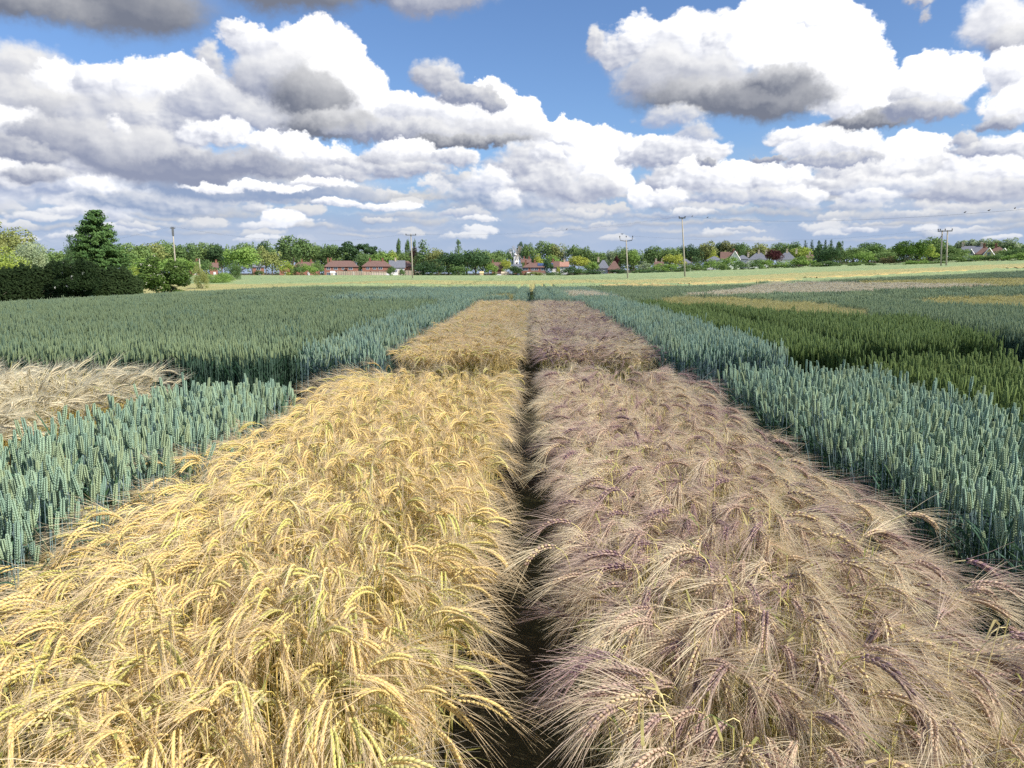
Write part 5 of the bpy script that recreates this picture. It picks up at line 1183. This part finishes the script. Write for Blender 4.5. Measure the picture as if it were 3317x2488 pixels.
def double_pole():
    d = 150; r = bpy.data.objects.new('double_telegraph_pole', None); scene.collection.objects.link(r); x, y = at(3052, d); z0 = ground(x, y); r.location = (x, y, z0); a, _ = sky_uv(3052, 884); rx = np.array([cos(a), -sin(a), 0])
    H = height(746, 3052, d) - z0; s = d / FPX
    for k, (b, t) in enumerate(((-4, -8), (9, 5))):
        M = MB(); M.tube([rx * b * s + np.array([0, 0, -.3]), rx * t * s + np.array([0, 0, H])], [.14, .10], 9); M.build('post', MT['pole'], r)
    M = MB(); M.box((0, 0, 0), (1, 1, 1)); M = MB(); c = rx * (-1) * s + np.array([0, 0, H - .15]); M.box(tuple(c + np.array([-sin(a), -cos(a), 0]) * .16), (36 * s, .12, .16), rot=-a); M.build('crossarm', MT['metal'], r, smooth=False)
    es = []
    for o_ in (-17, -12, 0, 17):
        e = c + rx * o_ * s + np.array([0, 0, .1]); M = MB(); M.tube([e, e + np.array([0, 0, .14]), e + np.array([0, 0, .16]), e + np.array([0, 0, .3])], [.06, .06, .1, .07], 8); M.build('insulator', MT['dark'], r); es.append(np.array([x, y, z0]) + e + np.array([0, 0, .25]))
    M = MB(); M.tube([rx * (-9) * s + np.array([0, 0, H * .86]), rx * (-17) * s + np.array([0, 0, H * .70])], [.06, .06], 6); M.build('stay_arm', MT['metal'], r)
    TOPS['e'] = es; tag(r, 'double telegraph pole, two posts under one wide crossarm, on the right', 'telegraph pole', 'telegraph poles crossing the field')
double_pole()
def wire(p, q_, sag, label, rad=.006):
    p, q_ = np.array(p), np.array(q_); n = 28; t = np.linspace(0, 1, n); P = p[None] * (1 - t)[:, None] + q_[None] * t[:, None]; P[:, 2] -= 4 * sag * t * (1 - t)
    M = MB(); M.tube(P, rad, 5); o = M.build('overhead_wire', MT['dark']); tag(o, label, 'wire', 'overhead wires'); return P
def pt(px, py, d): x, y = at(px, d); return (x, y, height(py, px, d))
wb = wire(TOPS['b'][1], TOPS['d'][0], 1.0, 'sagging wire from the middle telegraph pole to the tallest pole')
wire(pt(-150, 838, 128), TOPS['a'][0], .8, 'wire passing in front of the big spruce to the pole with the bulky top')
wire(TOPS['a'][0], TOPS['b'][0], 1.6, 'faint wire from the pole with the bulky top to the middle telegraph pole')
wd = wire(TOPS['d'][1], pt(3560, 655, 62), .9, 'wire from the tallest pole up to the right edge of the photo')
wire(TOPS['c'][2], TOPS['e'][0], 1.2, 'faint wire from the three-pronged pole to the double pole')
def bird(p, label, fly=False, sc=1.0, yaw=0.0):
    M = MB(); s = .13 * sc
    body = [(-1.1 * s, 0, -.25 * s), (-.6 * s, 0, 0), (0, 0, .12 * s), (.5 * s, 0, .35 * s), (.72 * s, 0, .62 * s), (.95 * s, 0, .66 * s), (1.25 * s, 0, .58 * s)]
    M.tube(body, np.array([.08, .28, .40, .32, .24, .18, .03]) * s, 8)
    for sd in (-1, 1):
        if fly: V = [(.3 * s, sd * .2 * s, .3 * s), (-.35 * s, sd * .2 * s, .2 * s), (-.4 * s, sd * 1.2 * s, .75 * s), (-.1 * s, sd * 2.1 * s, .65 * s), (.35 * s, sd * 1.1 * s, .85 * s)]
        else: V = [(.3 * s, sd * .34 * s, .3 * s), (-.2 * s, sd * .42 * s, .2 * s), (-1.2 * s, sd * .12 * s, -.2 * s), (-.6 * s, sd * .3 * s, -.1 * s), (.1 * s, sd * .4 * s, .0)]
        M.add(V + [(a_, b_, c_ + .06 * s) for a_, b_, c_ in V], [(0, 1, 2, 3, 4), (9, 8, 7, 6, 5), (0, 5, 6, 1), (1, 6, 7, 2), (2, 7, 8, 3), (3, 8, 9, 4), (4, 9, 5, 0)])
    if not fly:
        for sd in (-1, 1): M.tube([(0, sd * .12 * s, -.1 * s), (.05 * s, sd * .12 * s, -.55 * s)], [.04 * s, .03 * s], 5)
    o = M.build('bird', MT['dark']); o.location = p; o.rotation_euler.z = yaw; tag(o, label, 'bird', 'birds on the wires and in the sky')
def on_wire(W_, px): 
    i = int(np.argmin([abs(sky_uv(px, 884)[0] - atan2(w[0], w[1])) for w in W_])); return tuple(W_[i] + np.array([0, 0, .12]))
bird(on_wire(wb, 1840), 'bird on the wire left of the three-pronged pole', yaw=.4)
bird(on_wire(wd, 2240), 'bird on the wire closest to the tallest pole', yaw=.5)
bird(on_wire(wd, 2292), 'bird on the wire second from the tallest pole', yaw=.2)
bird(pt(2013, 759, 116), 'bird flying just above the three-pronged pole', True, yaw=.8)
bird(on_wire(wd, 3120), 'leftmost of the three birds on the wire at the right edge', yaw=.3, sc=.8)
bird(on_wire(wd, 3180), 'middle one of the three birds on the wire at the right edge', yaw=.1, sc=.8)
bird(on_wire(wd, 3265), 'rightmost of the three birds on the wire at the right edge', yaw=.6, sc=.8)

# ------------------------------------------------------------------ the low cloud behind the viewer that shades the middle of the field
def shade_cloud():
    h = 420.0; off = np.array([sin(SUN_AZ), cos(SUN_AZ)]) * h / tan(SUN_EL)
    R = np.random.default_rng(8); xs = np.linspace(-260, 420, 150); n = 26; me = bpy.data.meshes.new('cloud')
    def y0(x): return 7.6 + .05 * x - .0 * x
    def y1(x): return float(y_start(np.array(x))) - .5 + (10 if x < -24 else 0) * sstep(-x, 24, 34)
    V = []; F = []
    for i, x in enumerate(xs):
        a = y0(x) + 1.2 * sin(x * .9) + .8 * sin(x * 2.3); b = y1(max(-150, x)) + 1.0 * sin(x * .7 + 1); c = (a + b) / 2; w = (b - a) / 2
        e = sqrt(max(0.0, 1 - max(0, abs((x - 80) / 340)) ** 6)); w *= max(.02, e)
        for k in range(n):
            t = 2 * pi * k / n; rr = 1 + .0 * sin(3 * t + x * .3); th = w * .55 * (1.1 + .3 * sin(x * .25) + .2 * sin(x * .6 + k))
            V.append((x + off[0], c + cos(t) * w * rr + off[1], h + (sin(t) * th if sin(t) > 0 else sin(t) * w * .12)))
    for i in range(len(xs) - 1):
        for k in range(n): F.append((i * n + k, i * n + (k + 1) % n, (i + 1) * n + (k + 1) % n, (i + 1) * n + k))
    F += [tuple(range(n - 1, -1, -1)), tuple((len(xs) - 1) * n + k for k in range(n))]
    me.from_pydata(V, [], F); me.polygons.foreach_set('use_smooth', [True] * len(F)); me.update()
    m, q = material('cloud_vapour'); d_ = q.new('ShaderNodeBsdfDiffuse'); d_.inputs[0].default_value = (.9, .9, .92, 1); t_ = q.new('ShaderNodeBsdfTransparent'); x_ = q.new('ShaderNodeMixShader'); x_.inputs[0].default_value = .30
    m.node_tree.links.new(t_.outputs[0], x_.inputs[1]); m.node_tree.links.new(d_.outputs[0], x_.inputs[2]); o_ = q.new('ShaderNodeOutputMaterial'); m.node_tree.links.new(x_.outputs[0], o_.inputs[0]); me.materials.append(m)
    o = bpy.data.objects.new('cloud', me); scene.collection.objects.link(o); tag(o, 'long grey cloud behind the viewer whose shadow lies over the middle plots', 'cloud', None, 'structure')
shade_cloud()
